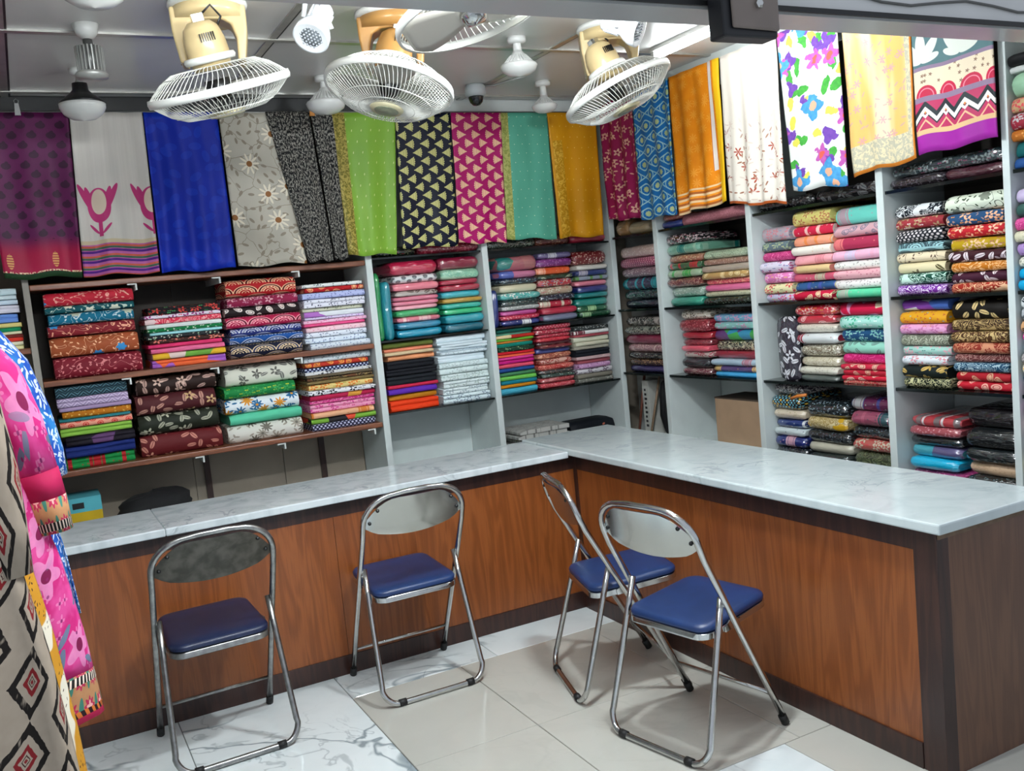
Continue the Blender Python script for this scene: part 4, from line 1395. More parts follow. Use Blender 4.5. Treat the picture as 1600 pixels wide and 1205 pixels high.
def d_peach(b, W, H):
    u, v = uvxy()
    f, c = vorflow(u, v, 17, 6, 0.30, 0.5, 0.35, 0.4)
    l = vorleaf(u, v, 30, 0.34, 0.12, 1.9, 0.5)
    st = ss(noi(u * 9, v * 1.3, 1.0), 0.40, 0.60)
    col = mixc('e8b468', 'ecdcb4', st)
    col = mixc(col, 'b89898', l * 0.7); col = mixc(col, 'c890a0', f * 0.8)
    br = mx((v < 0.115), (u > W * 0.90))
    gm = ss(noi(u, v, 70, 2, 1.0), 0.45, 0.58)
    col = mixc(col, mixc('b4b09c', 'd8cca8', gm), br)
    col = mixc(col, 'd07c28', mx(v < 0.014, u > W * 0.975))
    fin(b, col, 0.6)
def d_lotus(b, W, H):
    u, v = uvxy()
    lu = (fr((u + 0.05) / 0.165) - 0.5) * 0.165; vv = v - 0.395
    def pt(ang, ln, wd, cy=-0.06):
        import math as _m
        ca, sa = _m.cos(ang), _m.sin(ang)
        x = lu * ca - (vv - cy) * sa; y = lu * sa + (vv - cy) * ca
        return ell(x, y, 0, ln / 2, wd, ln / 2)
    lot = mx(mx(pt(0.0, 0.11, 0.020), mx(pt(0.65, 0.11, 0.018), pt(-0.65, 0.11, 0.018))), mx(pt(1.25, 0.075, 0.013), pt(-1.25, 0.075, 0.013)))
    col = mixc('48686c', '5c7c80', noi(u * 25, v * 1.5, 1.0))
    col = mixc(col, 'd8dcd2', lot)
    col = mixc(col, 'c85c74', v > 0.485)
    # bands from the hem up
    r = hyp((fr(u / 0.095) - 0.5) * 0.095, v - 0.208)
    b1 = rng(v, 0.208, 0.306)
    col = mixc(col, 'e4d4b8', b1)
    fl_, c_ = vorflow(u, v, 40, 5, 0.30, 0.4, 0.5)
    col = mixc(col, '8a6a58', b1 * fl_)
    col = mixc(col, 'c02848', b1 * (r < 0.040)); col = mixc(col, 'e88898', b1 * rng(r, 0.026, 0.030))
    col = mixc(col, '8c7890', rng(v, 0.306, 0.320) + rng(v, 0.188, 0.208))
    z = ab(fr(u / 0.085) - 0.5) * 0.085
    b2 = rng(v, 0.086, 0.188)
    k = (v - 0.086 + z) / 0.105
    zc = mixc('b83860', '2c3438', k > 0.55); zc = mixc(zc, 'ece4e0', rng(k, 0.62, 0.80)); zc = mixc(zc, 'e8b890', rng(k, 0.28, 0.36)); zc = mixc(zc, 'b83860', k > 1.0)
    dm = ab(fr(u / 0.085) - 0.5) + ab(v - 0.148) / 0.085
    zc = mixc(zc, 'ece4e0', rng(dm, 0.12, 0.26)); zc = mixc(zc, 'e08848', dm < 0.06)
    col = mixc(col, zc, b2)
    col = mixc(col, 'dcb888', rng(v, 0.068, 0.086))
    col = mixc(col, '9c2898', v < 0.068)
    fin(b, col, 0.55)

def drape(name, plane, tl, tr, bl, br_, zt, zbl, zbr, fn, label, folds=3, amp=0.010, off=0.0, seed=0):
    W_ = (abs(tr - tl) + abs(br_ - bl)) / 2; H_ = zt - (zbl + zbr) / 2
    mt, b = newmat(name + '_cloth'); fn(b, W_, H_)
    nu, nv = 30, 26
    V = []; UV = []; F = []
    for j in range(nv + 1):
        t = j / nv
        for i in range(nu + 1):
            s = i / nu
            a = tl + (tr - tl) * s; c = bl + (br_ - bl) * s
            x = a + (c - a) * t
            zb = zbl + (zbr - zbl) * s + 0.006 * math.sin(s * 9 + seed * 2)
            z = zt + (zb - zt) * t
            f = amp * (0.35 + 0.65 * t) * (math.sin(s * folds * 2 * PI + seed + 0.8 * math.sin(t * 3 + seed)) + 0.5 * math.sin(s * folds * 4.7 + seed * 3.1 + t))
            f += 0.006 * noise.noise((s * 4 + seed, t * 3, seed)) 
            dep = off + f
            if plane == 'B': V.append((x, 0.752 - dep, z))
            else: V.append((0.832 - dep, x, z))
            UV.append((s * W_, (1 - t) * H_))
    for j in range(nv):
        for i in range(nu):
            k = j * (nu + 1) + i
            F.append((k, k + nu + 1, k + nu + 2, k + 1))
    o = mobj(name, V, F, mt, None, True, UV)
    md = o.modifiers.new('thickness', 'SOLIDIFY'); md.thickness = 0.005; md.offset = 0
    tag(o, label, 'drape', 'drapes hung above the shelves')
    return o
ZT = 2.572
drape('fabric_drape', 'B', -2.70, -2.36, -2.70, -2.37, ZT, 1.85, 1.85, d_red, 'plain red drape hung beside the purple drape', 3, seed=9)
drape('fabric_drape', 'B', -2.345, -1.99, -2.335, -2.025, ZT, 1.856, 1.848, d_purple, 'purple drape with dark dots, crimson border and gold leaf', 2, 0.008, seed=1)
drape('fabric_drape', 'B', -1.985, -1.68, -2.02, -1.695, ZT, 1.845, 1.840, d_tulip, 'off-white drape with pink tulips and striped hem', 3, 0.012, seed=2)
drape('fabric_drape', 'B', -1.675, -1.345, -1.685, -1.345, ZT, 1.835, 1.832, d_blue, 'plain royal blue drape over the brown shelf', 3, 0.012, 0.006, seed=3)
drape('fabric_drape', 'B', -1.335, -1.05, -1.33, -0.99, ZT, 1.836, 1.836, d_beige, 'beige grey drape with embroidered leaves and gold flowers', 2, 0.006, seed=4)
drape('fabric_drape', 'B', -1.115, -0.90, -0.985, -0.86, ZT, 1.838, 1.836, d_tweed, 'wide black speckled tweed drape beside the embroidered beige one', 2, 0.014, 0.022, seed=5)
drape('fabric_drape', 'B', -0.893, -0.785, -0.853, -0.785, ZT, 1.838, 1.838, d_tweed, 'narrow black speckled tweed drape beside the green one', 1.5, 0.010, 0.024, seed=6)
drape('fabric_drape', 'B', -0.785, -0.44, -0.775, -0.515, ZT, 1.852, 1.846, d_green, 'leaf green drape with gold side border', 2, 0.009, 0.004, seed=7)
drape('fabric_drape', 'B', -0.438, -0.125, -0.475, -0.155, ZT, 1.872, 1.866, d_fan('0d1226', 'c4c07c', '90905a'), 'navy drape with pale yellow fan motifs', 1.5, 0.006, seed=8)
drape('fabric_drape', 'B', -0.118, 0.182, -0.146, 0.140, ZT, 1.876, 1.864, d_fan('a81062', 'e8bc98', 'cc8878', -1.0), 'bright pink drape with cream fan motifs', 1.5, 0.006, seed=10)
drape('fabric_drape', 'B', 0.184, 0.476, 0.150, 0.470, ZT, 1.882, 1.866, d_mint, 'mint green dotted drape with gold side border', 2, 0.006, seed=11)
drape('fabric_drape', 'B', 0.478, 0.800, 0.488, 0.790, ZT, 1.868, 1.862, d_mustard, 'mustard yellow drape with gold border beside the corner', 2, 0.007, seed=12)
ZR = 2.612
drape('fabric_drape', 'R', 0.745, 0.43, 0.745, 0.425, ZR, 1.95, 1.925, d_maroon, 'maroon drape with cream flowers beside the corner', 3, 0.014, seed=13)
drape('fabric_drape', 'R', 0.418, 0.095, 0.410, 0.090, ZR, 1.915, 1.915, d_trellis, 'blue drape with pale trellis and medallions', 3, 0.012, seed=14)
drape('fabric_drape', 'R', 0.085, -0.305, 0.075, -0.295, ZR, 1.905, 1.925, d_orange, 'orange drape with white strip and striped hem', 3, 0.012, seed=15)
drape('fabric_drape', 'R', -0.315, -0.69, -0.312, -0.69, ZR, 1.910, 1.865, d_cream, 'cream drape with red flowers on its lower half', 4, 0.010, seed=16)
drape('fabric_drape', 'R', -0.705, -1.048, -0.742, -1.052, ZR, 1.915, 1.900, d_water, 'white drape with blue, purple and green watercolour flowers', 2, 0.008, 0.008, seed=17)
drape('fabric_drape', 'R', -1.060, -1.395, -1.088, -1.395, ZR, 1.930, 1.948, d_peach, 'peach cream drape with small flowers and grey border', 3, 0.008, seed=18)
drape('fabric_drape', 'R', -1.402, -1.735, -1.408, -1.735, ZR, 1.958, 1.968, d_lotus, 'teal grey drape with white lotus, zigzag and magenta hem', 2, 0.007, seed=19)
M_ROD = pm('rod_metal', '8a8a88', 0.35, 0.8)
tag(G().tube([(-3.25, 0.776, 2.578), (0.83, 0.776, 2.578)], 0.006, 8).build('curtain_rod', M_ROD, None, True), 'thin rod carrying the drapes over the brown shelves', 'rod')
tag(G().tube([(0.848, 0.775, 2.606), (0.848, -1.9, 2.606)], 0.006, 8).build('curtain_rod', M_ROD, None, True), 'thin rod carrying the drapes over the long white shelves', 'rod')
def clip(loc, col, label):
    g = G().prism([(-0.012, 0), (0.012, 0), (0.008, 0.05), (-0.008, 0.05)], -0.006, 0.006)
    o = g.build('clip', pm('clip_' + col, col, 0.4)); o.location = loc
    e = G().tube([(-0.006, 0, 0.05), (-0.009, 0, 0.062), (0, 0, 0.07), (0.009, 0, 0.062), (0.006, 0, 0.05)], 0.0018, 5).build('clip_handle', M_ROD, o, True)
    tag(o, label, 'clip')
clip((-2.19, 0.728, 2.555), '9a9a98', 'small grey clip on the top of the purple drape')
c2 = clip((-0.895, 0.70, 2.545), 'c07818', 'orange clip on the top of the black tweed drapes')

# ------------------------------------------------------------------ ceiling fans
M_CAGE = pm('white_wire_enamel', 'd4d4cc', 0.35)
M_RING = pm('white_ring_plastic', 'd8d8d2', 0.3)
M_CREAM = pm('cream_plastic', 'c4ae80', 0.28, var=0.04)
M_TAN = pm('tan_plastic', 'a67a42', 0.28, var=0.05)
M_BLADE = pm('grey_fan_blade', '9a9890', 0.25, var=0.04)
M_BLACKP = pm('black_plastic', '0a0a0b', 0.35)
M_CHROME = pm('chrome', 'c8c8c6', 0.10, 1.0)
M_HUBLBL = pm('hub_label', '8a9078', 0.3, 0.3, var=0.15, vscale=40)
def axis_matrix(a, origin):
    z = -Vector(a).normalized()
    x = Vector((1, 0, 0)); x = (x - z * x.dot(z)).normalized(); y = z.cross(x)
    M = Matrix.Identity(4)
    for i in range(3): M[i][0], M[i][1], M[i][2] = x[i], y[i], z[i]
    M.translation = origin
    return M
def grille(R, zr, zc, rc, n, wr):
    """radial wires from the rim (R, zr) to the centre ring (rc, zc)"""
    g = G()
    for k in range(n):
        th = 2 * PI * k / n
        pts = []
        for t in (0, 0.12, 0.3, 0.55, 0.8, 1.0):
            r = R + (rc - R) * t
            z = zr + (zc - zr) * math.sin(min(1.0, t * 1.5) * PI / 2)
            sw = 0.35 * t * (1 - t)
            pts.append((r * math.cos(th + sw), r * math.sin(th + sw), z))
        g.tube(pts, wr, 4, cap=False)
    for t in (0.38, 0.72):
        r = R + (rc - R) * t; z = zr + (zc - zr) * math.sin(min(1.0, t * 1.5) * PI / 2)
        g.tube([(r * math.cos(a * PI / 20), r * math.sin(a * PI / 20), z) for a in range(40)], wr, 4, closed=True)
    return g
def blade_mesh(R0, R1, wid, pitch=0.32):
    V = []; F = []
    for i in range(9):
        t = i / 8
        r = R0 + (R1 - R0) * t
        w = wid * (0.45 + 0.55 * math.sin(min(1, t * 1.25) * PI / 2)) * (1 - max(0, t - 0.8) * 2.2)
        for j in range(6):
            s = j / 5 - 0.5
            V.append((r, s * w * 2 - 0.02 * t, math.sin(pitch) * s * w * 1.2 + 0.004))
    n = len(V)
    V += [(x, y, z - 0.003) for x, y, z in V]
    for i in range(8):
        for j in range(5):
            k = i * 6 + j
            F.append((k, k + 6, k + 7, k + 1)); F.append((n + k, n + k + 1, n + k + 7, n + k + 6))
    for i in range(8):
        for j in (0, 5):
            k = i * 6 + j; F.append((k, k + n, k + n + 6, k + 6))
    for j in range(5):
        for i in (0, 8):
            k = i * 6 + j; F.append((k, k + 1, k + 1 + n, k + n))
    return V, F
def orbit_fan(base, cage, axis, label, mb, R=0.228, yaw=0.0, front=True, bw=0.075, bmat=None):
    t = empty('ceiling_fan', (base[0], base[1], Z_C))
    Bm = Matrix.Rotation(yaw, 4, 'Z')
    Cm = axis_matrix(axis, Vector(cage) - Vector((base[0], base[1], Z_C)))
    # base and yoke
    G().lathe([(0.0, -0.001), (0.128, -0.001), (0.130, -0.012), (0.124, -0.022), (0.0, -0.022)], 32).build('base_cap', M_RING, t, True, Bm)
    yh = 0.205
    outer = [(-0.122, -0.022), (0.122, -0.022), (0.120, -0.10), (0.104, -yh), (0.080, -yh), (0.083, -0.13), (0.070, -0.085), (0.040, -0.066), (-0.040, -0.066), (-0.070, -0.085), (-0.083, -0.13), (-0.080, -yh), (-0.104, -yh), (-0.120, -0.10)]
    g = G()
    n = len(outer)
    for d, sgn in ((-0.055, 1), (0.055, -1)): pass
    g.prism(outer, -0.05, 0.05)
    y = g.build('yoke', mb, t, False, Bm); bevel(y, 0.008, 3, 0.5)
    G().lathe([(0.0, -0.023), (0.118, -0.023), (0.116, -0.06), (0.0, -0.06)], 32).build('yoke_collar', mb, t, True, Bm)
    for s in (-1, 1):
        G().tube([(s * 0.108, 0, -yh + 0.012), (s * 0.072, 0, -yh + 0.012)], 0.007, 8).build('pivot_screw', M_CHROME, t, True, Bm)
    # motor, follows the cage axis
    up_ = 0.062
    mo = G().lathe([(0.0, up_ + 0.15), (0.035, up_ + 0.148), (0.055, up_ + 0.13), (0.066, up_ + 0.09), (0.068, up_ + 0.05), (0.060, up_), (0.0, up_)], 28).build('motor_housing', mb, t, True, Cm)
    vt = G()
    for k in range(7):
        a = -1.9 + k * 0.11
        for z0 in (0.098,):
            vt.box(-0.0025, 0.0025, -0.0015, 0.0015, 0, 0.026)
            b0 = len(vt.v) - 8
            Rm = Matrix.Rotation(a, 4, 'Z') @ Matrix.Translation((0.0665, 0, up_ + 0.085))
            for q in range(b0, b0 + 8): vt.v[q] = tuple(Rm @ Vector(vt.v[q]))
    vt.build('vent_slots', M_BLACKP, mo, False, Cm)
    G().lathe([(0.060, up_ + 0.022), (0.080, up_ + 0.024), (0.084, up_ + 0.034), (0.080, up_ + 0.044), (0.062, up_ + 0.046)], 28).build('motor_ring', M_RING, t, True, Cm)
    G().box(-0.018, 0.018, -0.014, 0.014, up_ + 0.146, up_ + 0.172).build('linkage', M_CHROME, t, False, Cm)
    G().tube([(0.05, 0.0, up_ + 0.12), (0.075, 0, up_ + 0.15), (0.055, 0.01, up_ + 0.19), (0.02, 0.0, up_ + 0.17)], 0.004, 6).build('power_lead', M_BLACKP, t, True, Cm)
    # cage
    o = G().lathe([(R - 0.004, 0.012), (R + 0.004, 0.013), (R + 0.007, 0.0), (R + 0.004, -0.013), (R - 0.004, -0.012)], 48).build('cage_ring', M_RING, t, True, Cm)
    bm = bmesh.new(); bm.from_mesh(o.data)
    bmesh.ops.delete(bm, geom=[f for f in bm.faces if len(f.verts) > 8], context='FACES')
    bm.to_mesh(o.data); bm.free()
    grille(R, 0.008, 0.074, 0.062, 70, 0.0013).build('rear_grille', M_CAGE, t, True, Cm, False)
    if front:
        grille(R, -0.008, -0.078, 0.052, 84, 0.0013).build('front_grille', M_CAGE, t, True, Cm, False)
        hb = G().lathe([(0.0, -0.070), (0.058, -0.070), (0.062, -0.078), (0.056, -0.086), (0.0, -0.087)], 32).build('hub_badge', pm('cream_hub', 'c8c09c', 0.3), t, True, Cm)
        G().lathe([(0.0, -0.0872), (0.044, -0.0872), (0.042, -0.0895), (0.0, -0.090)], 32).build('badge_plate', M_HUBLBL, hb, True, Cm)
    G().lathe([(0.0, 0.03), (0.040, 0.03), (0.042, -0.005), (0.03, -0.03), (0.0, -0.035)], 24).build('spinner', M_CHROME if not front else M_BLACKP, t, True, Cm)
    V, F = blade_mesh(0.03, R - 0.018, bw)
    for k in range(3):
        Rm = Cm @ Matrix.Rotation(2 * PI * k / 3 + 0.4, 4, 'Z')
        fixn(mobj('fan_blade', [Rm @ Vector(v) for v in V], F, bmat or M_BLADE, t, True))
    tag(t, label, 'fan')
    return t
orbit_fan((-1.606, -0.60), (-1.62, -0.70, 2.345), (0.24, 0.20, -0.94), 'cream ceiling fan seen edge-on beside the black-necked bulb', M_CREAM, yaw=-0.25)
orbit_fan((-0.955, -0.60), (-1.015, -0.67, 2.362), (-0.27, -0.08, -0.95), 'tan-yoked ceiling fan tilted over the navy fan-print drape', M_TAN, yaw=-0.4)
orbit_fan((0.02, -0.57), (-0.017, -0.66, 2.362), (0.30, -0.22, -0.93), 'cream ceiling fan with pale cage in front of the maroon drape', M_CREAM, yaw=-0.5)
orbit_fan((-1.00, -1.36), (-1.03, -1.42, 2.40), (0.18, -0.16, -0.97), 'open ceiling fan with bare grey blades and chrome spinner by the beam', pm('white_fan_plastic', 'c0bcb4', 0.3), front=False, bw=0.105, bmat=pm('pale_fan_blade', 'b4b0a6', 0.25))

# ------------------------------------------------------------------ bulbs, spots, tubes, camera dome
M_OPAL = pm('opal_bulb', 'c8c8c4', 0.25)
M_HOLD = pm('white_holder', 'c4c4c0', 0.35)
M_FIN = pm('grey_heat_sink', '9a9a96', 0.35, 0.4)
def ribs(n, r0, r1, z0, z1, w):
    g = G()
    for k in range(n):
        a = 2 * PI * k / n
        R_ = Matrix.Rotation(a, 4, 'Z')
        v = [(r0[0], -w, z0), (r0[1], -w, z0), (r1[1], -w, z1), (r1[0], -w, z1)]
        v = v + [(x, w, z) for x, y, z in v]
        g.add([R_ @ Vector(q) for q in v], [(0, 1, 2, 3), (7, 6, 5, 4), (0, 4, 5, 1), (1, 5, 6, 2), (2, 6, 7, 3), (3, 7, 4, 0)])
    return g
def flare_lamp(x, y, drop, s, label, z0=Z_C, mb=None, lit=0.0):
    """ceiling holder, neck, ribbed flare and opal dome"""
    t = empty('pendant_bulb', (x, y, z0))
    G().lathe([(0, 0), (0.040, 0), (0.040, -0.018), (0.030, -0.026), (0, -0.026)], 20).build('holder', M_HOLD, t, True)
    G().lathe([(0.017, -0.02), (0.017, -drop * 0.5), (0.020, -drop), (0.0, -drop)], 16).build('neck', M_HOLD, t, True)
    zf = -drop
    G().lathe([(0.018, zf + 0.005), (0.030 * s, zf - 0.012 * s), (0.042 * s, zf - 0.03 * s), (0.066 * s, zf - 0.052 * s), (0.0, zf - 0.052 * s)], 28).build('flare', mb or M_HOLD, t, True)
    ribs(26, (0.028 * s, 0.036 * s), (0.056 * s, 0.069 * s), zf - 0.014 * s, zf - 0.050 * s, 0.0018).build('cooling_ribs', mb or M_HOLD, t)
    m_ = M_OPAL if not lit else pm('lit_opal_bulb', 'ffffff', 0.4, emit='f2faff', est=lit)
    G().lathe([(0.0, zf - 0.050 * s), (0.074 * s, zf - 0.050 * s), (0.079 * s, zf - 0.058 * s), (0.070 * s, zf - 0.078 * s), (0.045 * s, zf - 0.094 * s), (0.0, zf - 0.101 * s)], 28).build('dome', m_, t, True)
    tag(t, label, 'lamp', 'bulbs hung from the ceiling')
    return t
flare_lamp(-0.93, 0.35, 0.055, 1.15, 'white flared bulb hanging behind the tan-yoked fan')
flare_lamp(-0.30, -0.36, 0.06, 1.0, 'white flared bulb hanging by the ceiling bar crossing')
flare_lamp(0.24, 0.37, 0.075, 0.85, 'small white flared bulb on a long neck before the mint drape')
flare_lamp(-1.99, -0.93, 0.02, 1.15, 'white dome bulb fixed close to the ceiling before the ribbed bulb')
# ribbed heat-sink bulb
t = empty('pendant_bulb', (-1.965, -0.30, Z_C))
G().lathe([(0, 0), (0.045, 0), (0.036, -0.03), (0.02, -0.05), (0, -0.05)], 20).build('holder', M_HOLD, t, True)
G().lathe([(0.015, -0.045), (0.017, -0.07), (0.036, -0.078), (0.036, -0.165), (0.0, -0.165)], 20).build('heat_sink', pm('dark_sink', '5a5a58', 0.4, 0.3), t, True)
ribs(22, (0.034, 0.046), (0.034, 0.046), -0.076, -0.166, 0.0022).build('cooling_ribs', M_FIN, t)
G().lathe([(0.0, -0.162), (0.050, -0.162), (0.056, -0.170), (0.052, -0.182), (0.0, -0.186)], 28).build('lens_ring', M_FIN, t, True)
tag(t, 'grey ribbed heat-sink bulb above the black-necked bulb', 'lamp', 'bulbs hung from the ceiling')
# black cone bulb
t = empty('pendant_bulb', (-1.962, 0.30, Z_C))
G().lathe([(0, 0), (0.035, 0), (0.032, -0.02), (0.014, -0.03), (0, -0.03)], 18).build('holder', M_HOLD, t, True)
G().lathe([(0.012, -0.02), (0.012, -0.045), (0.016, -0.05), (0.016, -0.07), (0.0, -0.07)], 16).build('neck', M_FIN, t, True)
G().lathe([(0.029, -0.058), (0.031, -0.085), (0.050, -0.105), (0.085, -0.130), (0.090, -0.140), (0.0, -0.140)], 28).build('black_cone', M_BLACKP, t, True)
G().lathe([(0.0, -0.138), (0.089, -0.138), (0.088, -0.155), (0.074, -0.180), (0.048, -0.198), (0.0, -0.206)], 28).build('dome', M_OPAL, t, True)
tag(t, 'opal dome bulb with black cone neck before the tulip drape', 'lamp', 'bulbs hung from the ceiling')
# lit bulbs just inside the beam
for x, y, e, lb in LIT:
    flare_lamp(x, y, 0.05, 1.0, lb, lit=e)

def spot(loc, aim, label):
    t = empty('track_spotlight', loc)
    M = axis_matrix(aim, Vector((0, 0, 0)))
    M_SP = pm('white_spot_paint', 'cfd2d4', 0.3)
    G().lathe([(0.0, 0.10), (0.030, 0.10), (0.034, 0.092), (0.034, 0.02), (0.048, 0.0), (0.056, -0.02), (0.058, -0.046), (0.052, -0.046), (0.0, -0.030)], 32).build('head', M_SP, t, True, M)
    o = G().lathe([(0.0, -0.032), (0.046, -0.036), (0.046, -0.040), (0.0, -0.042)], 28).build('lens', pm('led_lens', '70767a', 0.25, 0.3), t, True, M)
    g = G()
    for i in range(-3, 4):
        for j in range(-3, 4):
            x, y = i * 0.0115 + (j % 2) * 0.005, j * 0.0105
            if math.hypot(x, y) < 0.039: g.lathe([(0.0, -0.0415), (0.0036, -0.0415), (0.0028, -0.045), (0.0, -0.0455)], 6, Matrix.Translation((x, y, 0)))
    g.build('led_cells', pm('led_cell', 'b8bcc0', 0.2, 0.4), o, True, M)
    ribs(14, (0.032, 0.038), (0.032, 0.038), 0.03, 0.085, 0.0016).build('cooling_ribs', M_SP, t, False, M)
    # stirrup to the ceiling
    for s in (-1, 1):
        p = M @ Vector((s * 0.046, 0, 0.03))
        G().tube([p, p * 0.6 + Vector((0, 0, 0.07)), (s * 0.012, 0, Z_C - loc[2] - 0.03)], 0.008, 6).build('stirrup', M_SP, t, True)
    G().lathe([(0.0, Z_C - loc[2]), (0.036, Z_C - loc[2]), (0.036, Z_C - loc[2] - 0.03), (0.0, Z_C - loc[2] - 0.032)], 20).build('ceiling_mount', M_SP, t, True)
    tag(t, label, 'spotlight')
spot((-1.355, -0.95, 2.475), (-0.50, -0.42, -0.76), 'white track spotlight with round lens between two ceiling fans')
spot((-0.20, -1.02, 2.505), (0.45, -0.55, -0.35), 'white track spotlight turned to the beam above the pale fan')

def tube_light(x, y, L, z, rz, est, label):
    t = empty('tube_light', (x, y, z), rz)
    G().box(-0.022, 0.022, -L / 2, L / 2, 0.022, min(Z_C - z, 0.06)).build('batten', M_HOLD, t)
    G().tube([(0, -L / 2 + 0.02, 0), (0, L / 2 - 0.02, 0)], 0.0135, 12).build('tube', pm('lit_tube_%d' % est, 'ffffff', 0.4, emit='f4fbff', est=est), t, True)
    for s in (-1, 1):
        G().box(-0.018, 0.018, s * (L / 2 - 0.01) - 0.012, s * (L / 2 - 0.01) + 0.012, -0.02, 0.024).build('lamp_socket', M_HOLD, t)
    tag(t, label, 'lamp', 'fluorescent tubes along the drapes')
for a in TUBES: tube_light(*a)

t = empty('security_camera', (-0.105, 0.46, Z_C))
G().lathe([(0, 0), (0.045, 0), (0.052, -0.012), (0.055, -0.045), (0.045, -0.060), (0.0, -0.060)], 28).build('housing', pm('grey_white_plastic', 'a8acae', 0.35), t, True)
G().lathe([(0.040, -0.058), (0.040, -0.066), (0.032, -0.088), (0.018, -0.102), (0.0, -0.106)], 28).build('dome', pm('black_dome', '050507', 0.05, coat=0.5), t, True)
G().tube([(0.03, -0.02, -0.01), (0.08, -0.05, -0.015), (0.12, -0.10, -0.008), (0.18, -0.22, -0.004)], 0.006, 6).build('camera_cable', M_FIN, t, True)
tag(t, 'round security camera with black dome fixed to the ceiling', 'camera')

# dark bracket hung on the beam
t = empty('beam_bracket', (-0.76, -2.226, 2.208))
o = G().box(-0.082, 0.076, -0.036, 0.018, -0.100, 0.11).build('bracket_body', pm('black_bracket', '15161a', 0.45, var=0.15), t); bevel(o, 0.006, 2)
o = G().prism([(-0.062, -0.082), (0.073, -0.086), (0.073, 0.105), (-0.066, 0.105)], -0.046, -0.0365).build('face_plate', pm('brown_grey_plate', '786c64', 0.45, var=0.08), t); bevel(o, 0.006, 2)
G().lathe([(0.0, 0.0), (0.011, 0.0), (0.011, 0.008), (0.006, 0.012), (0.0, 0.012)], 6, Matrix.Translation((0.01, -0.046, -0.03)) @ Matrix.Rotation(PI / 2, 4, 'X')).build('bolt', M_CHROME, t)
tag(t, 'dark metal bracket with a bolt hung on the shop-front beam', 'bracket')

